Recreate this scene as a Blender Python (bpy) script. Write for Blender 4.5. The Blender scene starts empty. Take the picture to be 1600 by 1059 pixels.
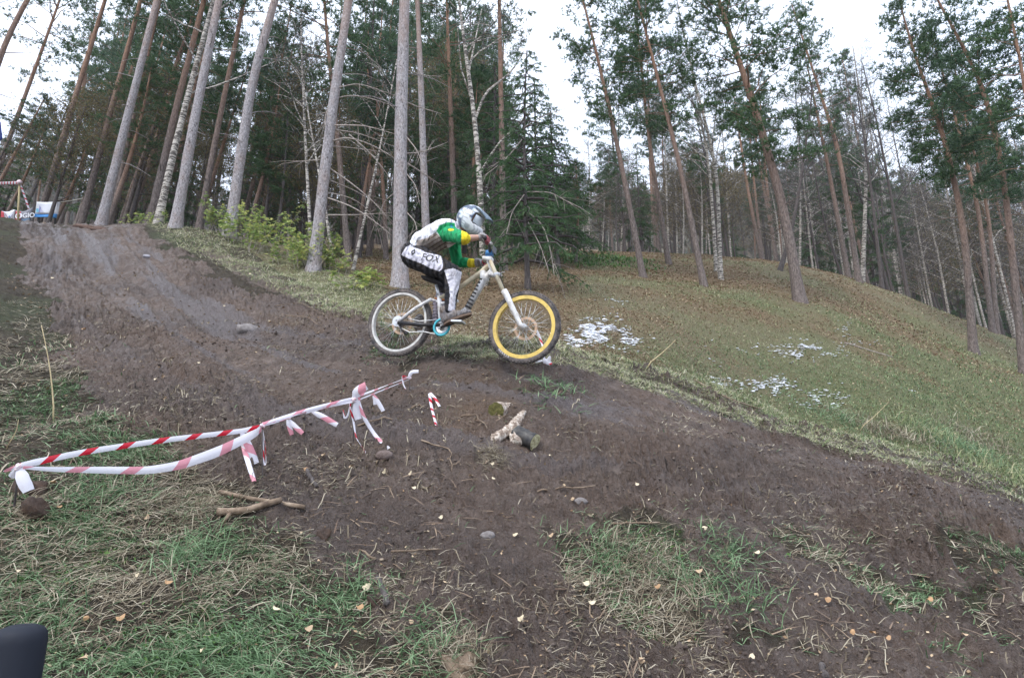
import bpy, math, random
import numpy as np
from mathutils import Vector, Matrix

random.seed(7)
RNG = np.random.default_rng(11)
S = bpy.context.scene
COL = S.collection

# ---------------------------------------------------------------- camera
PITCH = math.radians(14.0)
FPX = 1000.0                      # focal length in pixels of a 1600 px wide frame
CAMZ = 1.45
cam_data = bpy.data.cameras.new('camera')
cam_data.sensor_width = 36.0
cam_data.lens = 36.0 * FPX / 1600.0
cam_data.clip_start = 0.05
cam_data.clip_end = 2000.0
cam = bpy.data.objects.new('camera', cam_data)
COL.objects.link(cam)
cam.location = (0, 0, CAMZ)
cam.rotation_euler = (math.radians(90) + PITCH, 0, 0)
S.camera = cam

# ---------------------------------------------------------------- world, sun, exposure
SUN_EL, SUN_AZ = math.radians(52), math.radians(215)
world = bpy.data.worlds.new('World')
S.world = world
world.use_nodes = True
wt = world.node_tree
for n in list(wt.nodes):
    wt.nodes.remove(n)
wo = wt.nodes.new('ShaderNodeOutputWorld')
wb = wt.nodes.new('ShaderNodeBackground')
sky = wt.nodes.new('ShaderNodeTexSky')
sky.sky_type = 'NISHITA'
sky.sun_disc = False
sky.sun_elevation = SUN_EL
sky.sun_rotation = SUN_AZ
tc = wt.nodes.new('ShaderNodeTexCoord')
cn = wt.nodes.new('ShaderNodeTexNoise')
cn.inputs['Scale'].default_value = 2.2
cn.inputs['Detail'].default_value = 5
wt.links.new(tc.outputs['Generated'], cn.inputs['Vector'])
cr = wt.nodes.new('ShaderNodeValToRGB')
cr.color_ramp.elements[0].position = 0.3
cr.color_ramp.elements[0].color = (8.6, 9.9, 12.4, 1)
cr.color_ramp.elements[1].position = 0.75
cr.color_ramp.elements[1].color = (11.4, 12.3, 14.0, 1)
wt.links.new(cn.outputs['Fac'], cr.inputs['Fac'])
mx = wt.nodes.new('ShaderNodeMix')
mx.data_type = 'RGBA'
mx.inputs[0].default_value = 0.86
wt.links.new(sky.outputs['Color'], mx.inputs[6])
wt.links.new(cr.outputs['Color'], mx.inputs[7])
wt.links.new(mx.outputs[2], wb.inputs['Color'])
wb.inputs['Strength'].default_value = 0.1
wt.links.new(wb.outputs[0], wo.inputs[0])

sun_data = bpy.data.lights.new('sun', 'SUN')
sun_data.energy = 1.5
sun_data.angle = math.radians(16)
sun_data.color = (1.0, 0.96, 0.9)
sun = bpy.data.objects.new('sun', sun_data)
COL.objects.link(sun)
_sd = Vector((math.sin(SUN_AZ) * math.cos(SUN_EL), math.cos(SUN_AZ) * math.cos(SUN_EL), math.sin(SUN_EL)))
sun.rotation_euler = _sd.to_track_quat('Z', 'Y').to_euler()

S.view_settings.view_transform = 'Standard'
S.view_settings.look = 'None'
S.view_settings.gamma = 1.0
S.view_settings.use_curve_mapping = False
S.view_settings.exposure = 0.9
S.render.engine = 'CYCLES'
S.cycles.max_bounces = 6
S.cycles.diffuse_bounces = 3
S.cycles.glossy_bounces = 2
S.cycles.transmission_bounces = 3
S.cycles.transparent_max_bounces = 6
S.cycles.volume_bounces = 2
S.cycles.use_adaptive_sampling = True
S.cycles.adaptive_threshold = 0.02

HAZE = 0.0006                     # density of the air between camera and wood
S.cycles.volume_step_rate = 1.0

# ---------------------------------------------------------------- geometry helpers
CP, SP = math.cos(PITCH), math.sin(PITCH)
FWD = np.array([0, CP, SP]); UPV = np.array([0, -SP, CP]); RT = np.array([1.0, 0, 0])
C0 = np.array([0, 0, CAMZ])

def ray(px, py):
    return FWD + (px - 800.0) / FPX * RT - (py - 529.5) / FPX * UPV

def unp(px, py, d):
    """world point seen at pixel (px, py) at camera depth d"""
    return C0 + d * ray(px, py)

def at_y(px, py, Y):
    r = ray(px, py)
    return C0 + r * (Y / r[1])

def proj(P):
    Q = P - C0
    d = Q @ FWD
    d = np.where(d < 0.05, 0.05, d)
    return 800 + FPX * (Q @ RT) / d, 529.5 - FPX * (Q @ UPV) / d, d

_perm = np.random.default_rng(5).random((256, 256)).astype(np.float32)
def vnoise(x, y):
    xi = np.floor(x).astype(np.int64); yi = np.floor(y).astype(np.int64)
    fx = x - xi; fy = y - yi
    fx = fx * fx * (3 - 2 * fx); fy = fy * fy * (3 - 2 * fy)
    a = _perm[xi & 255, yi & 255]; b = _perm[(xi + 1) & 255, yi & 255]
    c = _perm[xi & 255, (yi + 1) & 255]; d = _perm[(xi + 1) & 255, (yi + 1) & 255]
    return (a * (1 - fx) + b * fx) * (1 - fy) + (c * (1 - fx) + d * fx) * fy - 0.5

def fbm(x, y, o=4, g=0.5):
    s = 0; a = 1.0
    for i in range(o):
        s = s + a * vnoise(x * 2 ** i + 17.3 * i, y * 2 ** i + 9.1 * i)
        a *= g
    return s

def sstep(a, b, x):
    t = np.clip((x - a) / (b - a), 0, 1)
    return t * t * (3 - 2 * t)

def mesh_np(name, V, F, smooth=False):
    """fast mesh: V (n,3), F (m,3) or (m,4)"""
    me = bpy.data.meshes.new(name)
    V = np.asarray(V, dtype=np.float32); F = np.asarray(F, dtype=np.int32)
    k = F.shape[1]
    me.vertices.add(len(V)); me.vertices.foreach_set('co', V.ravel())
    me.loops.add(F.size); me.loops.foreach_set('vertex_index', F.ravel())
    me.polygons.add(len(F))
    me.polygons.foreach_set('loop_start', np.arange(0, F.size, k, dtype=np.int32))
    if smooth:
        me.polygons.foreach_set('use_smooth', np.ones(len(F), dtype=bool))
    me.update(calc_edges=True)
    return me

class MB:
    """collects shapes into one mesh; faces may be tris or quads"""
    def __init__(s):
        s.V = []; s.F = []; s.n = 0; s.M = []
    def add(s, V, F, mi=0):
        V = np.asarray(V, dtype=float)
        s.V.append(V)
        for f in F:
            s.F.append(tuple(int(i) + s.n for i in f)); s.M.append(mi)
        s.n += len(V)
        return s
    def tube(s, pts, radii, sides=8, mi=0, cap=True):
        V, F = tube_np(pts, radii, sides)
        s.add(V, F, mi)
        if cap:
            k = len(pts)
            s.F.append(tuple(s.n - k * sides + i for i in range(sides))[::-1]); s.M.append(mi)
            s.F.append(tuple(s.n - sides + i for i in range(sides))); s.M.append(mi)
        return s
    def box(s, c, sx, sy, sz, R=None, mi=0):
        v = np.array([[x, y, z] for x in (-.5, .5) for y in (-.5, .5) for z in (-.5, .5)]) * [sx, sy, sz]
        if R is not None:
            v = v @ np.asarray(R).T
        s.add(v + c, [(0, 1, 3, 2), (4, 6, 7, 5), (0, 4, 5, 1), (2, 3, 7, 6), (0, 2, 6, 4), (1, 5, 7, 3)], mi)
        return s
    def mesh(s, name, smooth=True):
        me = bpy.data.meshes.new(name)
        me.from_pydata(np.concatenate(s.V).tolist(), [], s.F)
        if smooth:
            me.polygons.foreach_set('use_smooth', [True] * len(me.polygons))
        if any(s.M):
            me.polygons.foreach_set('material_index', s.M)
        me.update()
        return me

def tube_np(pts, radii, sides):
    pts = np.asarray(pts, dtype=float); n = len(pts)
    radii = np.broadcast_to(np.asarray(radii, dtype=float), (n,)) if np.ndim(radii) < 2 else np.asarray(radii)
    T = np.gradient(pts, axis=0)
    T /= np.linalg.norm(T, axis=1)[:, None] + 1e-12
    ref = np.array([0, 0, 1.0]) if abs(T[0][2]) < 0.9 else np.array([1.0, 0, 0])
    A = np.cross(T[0], ref); A /= np.linalg.norm(A)
    ang = np.arange(sides) * 2 * math.pi / sides
    V = np.empty((n, sides, 3))
    for i in range(n):
        A = A - T[i] * (A @ T[i]); A /= np.linalg.norm(A) + 1e-12
        B = np.cross(T[i], A)
        r = radii[i]
        V[i] = pts[i] + (np.cos(ang)[:, None] * A + np.sin(ang)[:, None] * B) * (r if np.ndim(r) == 0 else np.asarray(r)[:, None])
    i, j = np.meshgrid(np.arange(n - 1), np.arange(sides), indexing='ij')
    j2 = (j + 1) % sides
    F = np.stack([i * sides + j, i * sides + j2, (i + 1) * sides + j2, (i + 1) * sides + j], -1).reshape(-1, 4)
    return V.reshape(-1, 3), F

def link(name, me, mats, parent=None, loc=None):
    o = bpy.data.objects.new(name, me)
    COL.objects.link(o)
    if me is not None and hasattr(me, 'materials') and len(me.materials) == 0:
        for m in (mats if isinstance(mats, (list, tuple)) else [mats]):
            if m is not None:
                me.materials.append(m)
    if parent is not None:
        o.parent = parent
    if loc is not None:
        o.location = loc
    return o

def tag(o, label=None, cat=None, group=None, kind=None):
    if label: o['label'] = label
    if cat: o['category'] = cat
    if group: o['group'] = group
    if kind: o['kind'] = kind
    return o

def empty(name, loc, label=None, cat=None, group=None):
    o = bpy.data.objects.new(name, None)
    COL.objects.link(o)
    o.location = loc
    o.empty_display_size = 0.2
    return tag(o, label, cat, group)

def copy_tree(o, parent=None):
    c = o.copy(); COL.objects.link(c); c.parent = parent
    for ch in list(o.children):
        copy_tree(ch, c)
    return c

def part(name, mb, mat, root, smooth=True, origin=None, label=None):
    """mesh given in world coordinates, made a child of root (an unrotated Empty)"""
    me = mb.mesh(name, smooth) if isinstance(mb, MB) else mb
    org = np.array(root.location if origin is None else origin)
    n = len(me.vertices)
    co = np.empty(n * 3, dtype=np.float32); me.vertices.foreach_get('co', co)
    co = co.reshape(-1, 3) - org
    me.vertices.foreach_set('co', co.astype(np.float32).ravel()); me.update()
    o = link(name, me, mat, root)
    if label: o['label'] = label
    return o

# ---------------------------------------------------------------- material helpers
def nmat(name, build, **kw):
    m = bpy.data.materials.new(name)
    m.use_nodes = True
    t = m.node_tree
    b = t.nodes['Principled BSDF']
    b.inputs['Specular IOR Level'].default_value = kw.get('spec', 0.3)
    b.inputs['Roughness'].default_value = kw.get('rough', 0.8)
    b.inputs['Metallic'].default_value = kw.get('metal', 0.0)
    build(t, b)
    return m

def N(t, typ, **kw):
    n = t.nodes.new(typ)
    for k, v in kw.items():
        if k.startswith('i_'):
            n.inputs[k[2:].replace('_', ' ')].default_value = v
        else:
            setattr(n, k, v)
    return n

def ramp(t, fac, stops, interp='LINEAR'):
    r = t.nodes.new('ShaderNodeValToRGB')
    r.color_ramp.interpolation = interp
    el = r.color_ramp.elements
    while len(el) < len(stops):
        el.new(0.5)
    for e, (p, c) in zip(el, stops):
        e.position = p
        e.color = (c[0], c[1], c[2], 1) if not np.isscalar(c) else (c, c, c, 1)
    if fac is not None:
        t.links.new(fac, r.inputs[0])
    return r.outputs[0]

def mix(t, f, a, b, mode='MIX'):
    m = t.nodes.new('ShaderNodeMix'); m.data_type = 'RGBA'; m.blend_type = mode
    for s, v in ((0, f), (6, a), (7, b)):
        if hasattr(v, 'is_output'):
            t.links.new(v, m.inputs[s])
        else:
            m.inputs[s].default_value = v if s == 0 else (v[0], v[1], v[2], 1)
    return m.outputs[2]

def math_(t, op, a, b=0.0):
    m = t.nodes.new('ShaderNodeMath'); m.operation = op
    for i, v in enumerate((a, b)):
        if hasattr(v, 'is_output'):
            t.links.new(v, m.inputs[i])
        else:
            m.inputs[i].default_value = v
    return m.outputs[0]

def noise(t, vec, scale, detail=4, rough=0.6):
    n = N(t, 'ShaderNodeTexNoise', i_Scale=scale, i_Detail=detail, i_Roughness=rough)
    if vec is not None:
        t.links.new(vec, n.inputs['Vector'])
    return n.outputs['Fac']

def bump(t, b, h, strength=0.5, dist=0.02):
    n = N(t, 'ShaderNodeBump', i_Strength=strength, i_Distance=dist)
    t.links.new(h, n.inputs['Height'])
    t.links.new(n.outputs[0], b.inputs['Normal'])

def coords(t, kind='Object', scale=None):
    c = t.nodes.new('ShaderNodeTexCoord').outputs[kind]
    if scale:
        mp = N(t, 'ShaderNodeMapping'); mp.inputs['Scale'].default_value = scale
        t.links.new(c, mp.inputs['Vector']); c = mp.outputs[0]
    return c

def flat(name, col, rough=0.6, metal=0.0, spec=0.4, dirt=0.0, dirtcol=(0.09, 0.065, 0.045), dscale=14):
    def f(t, b):
        c = coords(t)
        n = noise(t, c, dscale, 5)
        a = mix(t, ramp(t, n, [(0.3, 0.0), (0.75, 0.35)]), col, [x * 0.72 for x in col])
        if dirt > 0:
            n2 = noise(t, c, dscale * 0.6, 6, 0.7)
            a = mix(t, math_(t, 'MULTIPLY', ramp(t, n2, [(0.42, 0.0), (0.62, 1.0)]), dirt), a, dirtcol)
        t.links.new(a, b.inputs['Base Color'])
    return nmat(name, f, rough=rough, metal=metal, spec=spec)

def foliage_mat(name, stops, trans=0.25, nscale=1.2, var=0.55, rough=0.6):
    """leaf or needle colour: one shade per leaf, shifted in clumps"""
    m = bpy.data.materials.new(name); m.use_nodes = True
    t = m.node_tree; b = t.nodes['Principled BSDF']
    g = t.nodes.new('ShaderNodeNewGeometry')
    n = noise(t, coords(t), nscale, 3)
    f = math_(t, 'ADD', math_(t, 'MULTIPLY', g.outputs['Random Per Island'], var), math_(t, 'MULTIPLY', n, 1 - var))
    c = ramp(t, f, stops)
    t.links.new(c, b.inputs['Base Color'])
    b.inputs['Roughness'].default_value = rough
    b.inputs['Specular IOR Level'].default_value = 0.2
    tr = t.nodes.new('ShaderNodeBsdfTranslucent')
    t.links.new(c, tr.inputs['Color'])
    ms = t.nodes.new('ShaderNodeMixShader'); ms.inputs[0].default_value = trans
    t.links.new(b.outputs[0], ms.inputs[1]); t.links.new(tr.outputs[0], ms.inputs[2])
    t.links.new(ms.outputs[0], t.nodes['Material Output'].inputs[0])
    return m

# ---------------------------------------------------------------- terrain shape
# points of the ground as read off the photograph: pixel column, row, distance
GP = [(0,1059,2.25),(400,1059,2.35),(800,1059,2.45),(1200,1059,2.5),(1600,1059,2.6),
      (0,900,2.8),(400,900,2.9),(800,900,3.1),(1200,900,3.2),(1600,900,3.3),
      (0,740,3.5),(200,740,3.8),(400,740,4.0),(800,740,4.2),(1200,780,4.3),(1600,820,4.4),
      (0,620,4.7),(200,620,5.0),(400,640,5.1),(640,640,4.95),(800,640,5.0),(1000,660,5.2),(1200,700,5.5),(1400,745,5.6),(1580,790,5.5),
      (560,553,6.5),(620,560,6.15),(700,553,6.1),(780,563,5.9),(870,570,5.8),(1000,603,6.2),(1200,660,6.5),(1400,712,6.5),(1560,752,6.3),
      (0,500,7.0),(100,500,7.4),(250,500,8.0),(400,520,8.2),(480,500,9.2),(560,490,9.0),
      (0,420,10.5),(150,420,11),(300,430,11.5),(420,450,11.5),(520,455,11.8),(590,470,10.8),(560,430,13.6),
      (0,356,16),(100,355,16.5),(220,352,16.5),(340,366,15.8),(420,398,14.8),(480,425,13.6),
      (0,372,22),(130,372,23),(280,378,23),(420,400,24),(0,365,34),(200,368,38),(400,385,38),(0,350,70),(250,360,75),(500,372,75),
      (650,445,13.2),(620,425,16),(560,410,19),(700,425,17),(800,425,18),(700,402,24),(870,400,24),(600,392,30),(760,390,34),(760,380,75),
      (700,528,7.6),(740,500,9.0),(850,500,9.4),(880,540,8.0),(760,460,12),(850,455,12.5),
      (950,525,9.0),(960,470,12.5),(900,420,20),(1000,430,19),(1050,413,24),(1000,500,10.8),(1040,540,9.2),
      (1100,447,20),(1100,560,9.6),(1100,500,13),(1100,600,8.4),(1200,560,11.5),(1200,610,9.7),(1250,470,17),(1250,430,23),(1342,440,25),
      (1200,640,9.0),(1350,560,13.5),(1400,600,12),(1400,500,20),(1480,487,25),(1522,550,19.5),(1600,583,17),(1600,540,26),
      (1550,650,12.2),(1400,680,9.3),(1580,740,8.6),(1000,396,30),(1150,402,30),(1260,420,30),(1400,465,30),(1500,500,30),
      (1000,402,40),(1200,425,40),(1400,480,42),(1600,560,40),(950,392,75),(1200,425,75),(1450,510,75),(1600,575,75)]
def _pol(P):
    return math.atan2(P[0], P[1]), math.log(math.hypot(P[0], P[1])), (P[2] - CAMZ) / math.hypot(P[0], P[1])
_g = [_pol(unp(*g)) for g in GP]
for az in (-1.15, -0.85, 0.85, 1.15):
    s = -1 if az < 0 else 1
    for r, tl, tr_ in ((1.0, -1.2, -1.2), (1.8, -.55, -.6), (3, -.2, -.28), (5, .05, -.22), (8, .2, -.2), (14, .36, -.02), (25, .36, .08), (75, .36, .08)):
        _g.append((az, math.log(r), tl if s < 0 else tr_))
for az in (-0.6, -.3, 0, .3, .6):
    _g.append((az, math.log(1.0), -1.15)); _g.append((az, math.log(1.6), -.62))
_g = np.array(_g)
_c2 = 0.10 ** 2
def _phi(a, b):
    return np.sqrt((a[:, None, 0] - b[None, :, 0]) ** 2 + (0.8 * (a[:, None, 1] - b[None, :, 1])) ** 2 + _c2)
_n = len(_g)
_A = np.zeros((_n + 3, _n + 3)); _A[:_n, :_n] = _phi(_g, _g) - np.eye(_n) * 0.012
_A[:_n, _n] = 1; _A[:_n, _n + 1:] = _g[:, :2]; _A[_n, :_n] = 1; _A[_n + 1:, :_n] = _g[:, :2].T
_w = np.linalg.solve(_A, np.concatenate([_g[:, 2], [0, 0, 0]]))

def base_h(x, y):
    x = np.asarray(x, dtype=float); y = np.asarray(y, dtype=float); sh = x.shape
    x = x.ravel(); y = y.ravel()
    r = np.hypot(x, y); az = np.arctan2(x, y)
    azc = np.clip(az, -1.15, 1.15); lr = np.log(np.clip(r, 1.0, 75))
    out = np.empty(len(x))
    for i in range(0, len(x), 40000):
        q = np.stack([azc[i:i + 40000], lr[i:i + 40000]], 1)
        out[i:i + 40000] = _phi(q, _g) @ _w[:_n] + _w[_n] + q @ _w[_n + 1:]
    h = CAMZ + out * np.minimum(r, 130)
    h = np.where(r < 1.2, h * sstep(0.5, 1.2, r), h)
    side = sstep(1.15, 2.2, np.abs(az))
    h = h * (1 - side) + (-0.05 * (r ** 0.9)) * side
    return h.reshape(sh)

# centre line of the muddy track, as ground points
def inpoly(px, py, poly):
    """signed distance to polygon in pixels, positive inside"""
    px = np.asarray(px); py = np.asarray(py)
    ins = np.zeros(px.shape, bool); dm = np.full(px.shape, 1e9)
    n = len(poly)
    for i in range(n):
        x1, y1 = poly[i]; x2, y2 = poly[(i + 1) % n]
        c = ((y1 > py) != (y2 > py)) & (px < (x2 - x1) * (py - y1) / ((y2 - y1) or 1e-9) + x1)
        ins ^= c
        dx, dy = x2 - x1, y2 - y1
        t = np.clip(((px - x1) * dx + (py - y1) * dy) / (dx * dx + dy * dy), 0, 1)
        dm = np.minimum(dm, np.hypot(px - x1 - t * dx, py - y1 - t * dy))
    return np.where(ins, dm, -dm)

MUD_FRONT = [(560,560),(640,548),(720,545),(800,548),(880,560),(1000,592),(1180,655),(1400,700),(1540,730),(1640,780),(1640,850),(1500,850),(1320,835),(1150,825),(980,835),(860,860),(800,880),(840,930),(900,980),(1100,1010),(1300,1020),(1640,1000),(1640,1100),(860,1100),(760,1020),(620,950),(540,900),(470,850),(380,760),(300,720),(200,690),(150,640),(300,560)]
MUD_SLOPE = [(30,356),(215,350),(250,385),(310,410),(345,440),(395,478),(470,470),(560,485),(600,540),(600,600),(200,690),(160,640),(110,560),(70,480),(35,420)]
MUD_PATCH = [(300,385),(350,395),(440,440),(540,470),(560,492),(470,480),(380,440)]
GREEN_BR = [(800,850),(900,840),(1000,850),(1120,825),(1300,850),(1620,850),(1620,1000),(1300,1015),(1000,990),(880,940)]
GREEN_BL = [(-20,760),(100,740),(300,745),(420,830),(560,930),(700,1100),(-20,1100)]
LITTER_C = [(540,395),(900,392),(915,430),(880,470),(690,500),(600,470),(560,440)]
def zones(px, py, d, x, y):
    j = fbm(x * 2.2, y * 2.2, 5, .62) * 62 * np.clip(5.0 / d, 0.25, 1.5) * 1.3
    jx, jy = px + j, py + fbm(x * 2.2 + 40, y * 2.2, 5, .62) * 58 * np.clip(5.0 / d, 0.25, 1.5)
    lim = np.interp(px, [0, 300, 480, 600, 700, 1600], [19, 17, 12, 7.6, 6.9, 7.4])
    near = d < lim
    m = np.maximum(inpoly(jx, jy, MUD_FRONT) / 22, np.where(px < 610, inpoly(jx, jy, MUD_SLOPE) / 9, -1))
    m = np.maximum(m, inpoly(px + j * .4, py + j * .3, MUD_PATCH) / 12 - .1)
    mud = np.clip(0.5 + 0.5 * m, 0, 1) * near
    hole = np.clip(.40 - fbm(x * 2.7 + 70, y * 2.7, 4, .6) * 2.6, 0, 1) * (px > 760) * near
    mud = np.maximum(mud, hole * .95)
    g = np.maximum(np.clip(.5 + inpoly(jx, jy, GREEN_BR) / 50, 0, 1), np.clip(.5 + inpoly(jx, jy, GREEN_BL) / 60, 0, 1)) * near
    g = g * np.clip(.62 + fbm(x * 1.9 + 3, y * 1.9, 4) * 1.9, 0, 1)
    back = ~near
    g = np.where(back, np.clip(0.55 + fbm(x * .25, y * .25, 3) * .9 + (py - 500) / 300, 0, 1), g)
    g = np.where(near & (px < 620) & (py < 740), np.clip(.25 + fbm(x * .9, y * .9, 3) * .9, 0, 1), g)
    lit = np.clip(0.34 + (500 - py) / 420 + fbm(x * .5 + 9, y * .5, 5, .65) * 1.1, 0, 1) * back * (px > 600)
    lit = np.maximum(lit, np.clip(.5 + inpoly(px, py, LITTER_C) / 25, 0, 1) * back)
    lit = np.where(d > 26, 0.9, lit)
    global _BACK
    _BACK = back.astype(float)
    return mud, g * (1 - mud), lit * (1 - mud)

_tl = [unp(130,360,16), unp(200,430,10.6), unp(300,500,8.0), unp(420,560,6.6), unp(600,590,5.7), unp(800,600,5.4), unp(1000,650,5.4), unp(1250,710,5.6), unp(1560,790,5.6), unp(2100,900,5.8)]
_tl = np.array(_tl)[:, :2]
for _ in range(3):
    _q = [_tl[0]]
    for a_, b_ in zip(_tl[:-1], _tl[1:]): _q += [a_ * .75 + b_ * .25, a_ * .25 + b_ * .75]
    _tl = np.array(_q + [_tl[-1]])
def track_st(x, y):
    best = np.full(x.shape, 1e9); s_ = np.zeros(x.shape); t_ = np.zeros(x.shape); acc = 0
    for i in range(len(_tl) - 1):
        a = _tl[i]; b = _tl[i + 1]; dv = b - a; L = np.hypot(*dv); dv = dv / L
        u = (x - a[0]) * dv[0] + (y - a[1]) * dv[1]; uc = np.clip(u, 0, L)
        ex = x - a[0] - uc * dv[0]; ey = y - a[1] - uc * dv[1]; dd = np.hypot(ex, ey)
        sg = np.sign(dv[0] * ey - dv[1] * ex)
        k = dd < best
        best = np.where(k, dd, best); s_ = np.where(k, acc + uc, s_); t_ = np.where(k, dd * sg, t_)
        acc += L
    return s_, t_

def ground_h(x, y, want_zones=False):
    x = np.asarray(x, dtype=float); y = np.asarray(y, dtype=float)
    h = base_h(x, y)
    P = np.stack([x, y, h], -1)
    px, py, d = proj(P)
    mud, g, lit = zones(px, py, d, x, y)
    r = np.hypot(x, y)
    fine = 1 - sstep(14, 30, r)
    h = h + 0.10 * fbm(x * .8, y * .8, 3) * sstep(2, 6, r) * (1 - 0.55 * (np.abs(px - 900) < 700) * (r < 7.5))
    h = h + (0.05 * fbm(x * 3.1, y * 3.1, 3)) * fine
    # clods: rounded bumps with sharp hollows between, on mud stronger
    q = y + 0.75 * h
    b1 = np.abs(fbm(x * 7.3, q * 7.3, 3)); b2 = np.abs(fbm(x * 19, q * 19, 3)); b3 = fbm(x * 50, q * 50, 2)
    s_, t_ = track_st(x, y)
    ridge = np.exp(-(np.abs(t_) / 0.75) ** 4)          # the ridden line is smoother
    rough = (0.55 + 1.0 * np.clip(fbm(x * 1.3 + 5, y * 1.3, 2) + .55, 0, 1.2)) * (1 - 0.55 * ridge)
    b4 = np.abs(fbm(x * 31 + 7, q * 31, 2)); rough = rough * (0.55 + 0.45 * sstep(3.2, 4.6, r))
    h = h + mud * fine * rough * (0.095 * b1 + 0.095 * b2 + 0.055 * b4 + 0.026 * b3)
    h = h + (1 - mud) * fine * (0.050 * b1 + 0.035 * b2)
    rut = fbm(t_ * 6.5 + 3, s_ * 0.55, 3)
    h = h + mud * fine * np.exp(-(np.abs(t_) / 1.3) ** 4) * (0.10 * rut + .035 * fbm(t_ * 16, s_ * .8, 2))
    if want_zones:
        return h, mud, g, lit
    return h

def hit(px, py, lo=1.2, hi=60.0):
    """ground point seen at a pixel"""
    d = np.exp(np.linspace(math.log(lo), math.log(hi), 500))
    P = C0 + d[:, None] * ray(px, py)
    gap = P[:, 2] - ground_h(P[:, 0], P[:, 1])
    k = np.where(gap < 0)[0]
    i = k[0] if len(k) else len(d) - 1
    if i == 0: return P[0]
    t = gap[i - 1] / (gap[i - 1] - gap[i] + 1e-9)
    Q = P[i - 1] * (1 - t) + P[i] * t
    return np.array([Q[0], Q[1], float(ground_h(np.array([Q[0]]), np.array([Q[1]]))[0])])

def gz(x, y):
    return float(ground_h(np.array([x]), np.array([y]))[0])

# polar sheet of ground: fine in view, coarse elsewhere, reaching far out
az_f = np.linspace(-0.84, 0.84, 900)
az_c = np.linspace(0.84, 2 * math.pi - 0.84, 62)[1:-1]
AZ = np.concatenate([az_f, az_c])
RR = np.concatenate([np.geomspace(0.25, 1.9, 24)[:-1], np.geomspace(1.9, 8.2, 520)[:-1], np.geomspace(8.2, 34, 180)[:-1], np.geomspace(34, 330, 40)])
aa, rr = np.meshgrid(AZ, RR)
gx, gy = rr * np.sin(aa), rr * np.cos(aa)
gh, gm, gg, gl = ground_h(gx, gy, True)
gh = np.where(rr > 130, gh - (rr - 130) * 0.05, gh)
nA, nR = len(AZ), len(RR)
i, j = np.meshgrid(np.arange(nR - 1), np.arange(nA), indexing='ij')
j2 = (j + 1) % nA
GF = np.stack([i * nA + j, (i + 1) * nA + j, (i + 1) * nA + j2, i * nA + j2], -1).reshape(-1, 4)[:, ::-1]
gme = mesh_np('ground', np.stack([gx, gy, gh], -1).reshape(-1, 3), GF, True)
# close the small hole under the camera is unnecessary: it starts at 0.25 m; add a cap
att = gme.color_attributes.new('zone', 'FLOAT_COLOR', 'POINT')
att.data.foreach_set('color', np.stack([gm, gg, gl, _BACK.reshape(gm.shape)], -1).astype(np.float32).ravel())

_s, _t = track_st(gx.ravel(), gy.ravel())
_sheen = np.exp(-(np.abs(_t) / 1.15) ** 4) * sstep(.02, .26, fbm(_t * 4.2 + 3, _s * .42, 4, .6)) * gm.ravel()  # streak mask along the track: painted sheen and lower roughness
_pp, _qq, _dd = proj(np.stack([gx, gy, gh], -1).reshape(-1, 3))
_och = np.clip(1 - np.hypot((_pp - 735) / 95, (_qq - 622) / 48) + fbm(gx.ravel() * 3, gy.ravel() * 3, 4) * .9, 0, 1) * (_dd < 7)
_och = np.maximum(_och, np.clip(1 - np.hypot((_pp - 480) / 110, (_qq - 500) / 26) + fbm(gx.ravel() * 3, gy.ravel() * 3, 4) * .9, 0, 1) * (_dd < 11) * .8)
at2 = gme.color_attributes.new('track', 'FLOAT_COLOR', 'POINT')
at2.data.foreach_set('color', np.stack([_sheen, _och, _sheen * 0, _sheen * 0 + 1], -1).astype(np.float32).ravel())

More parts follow.
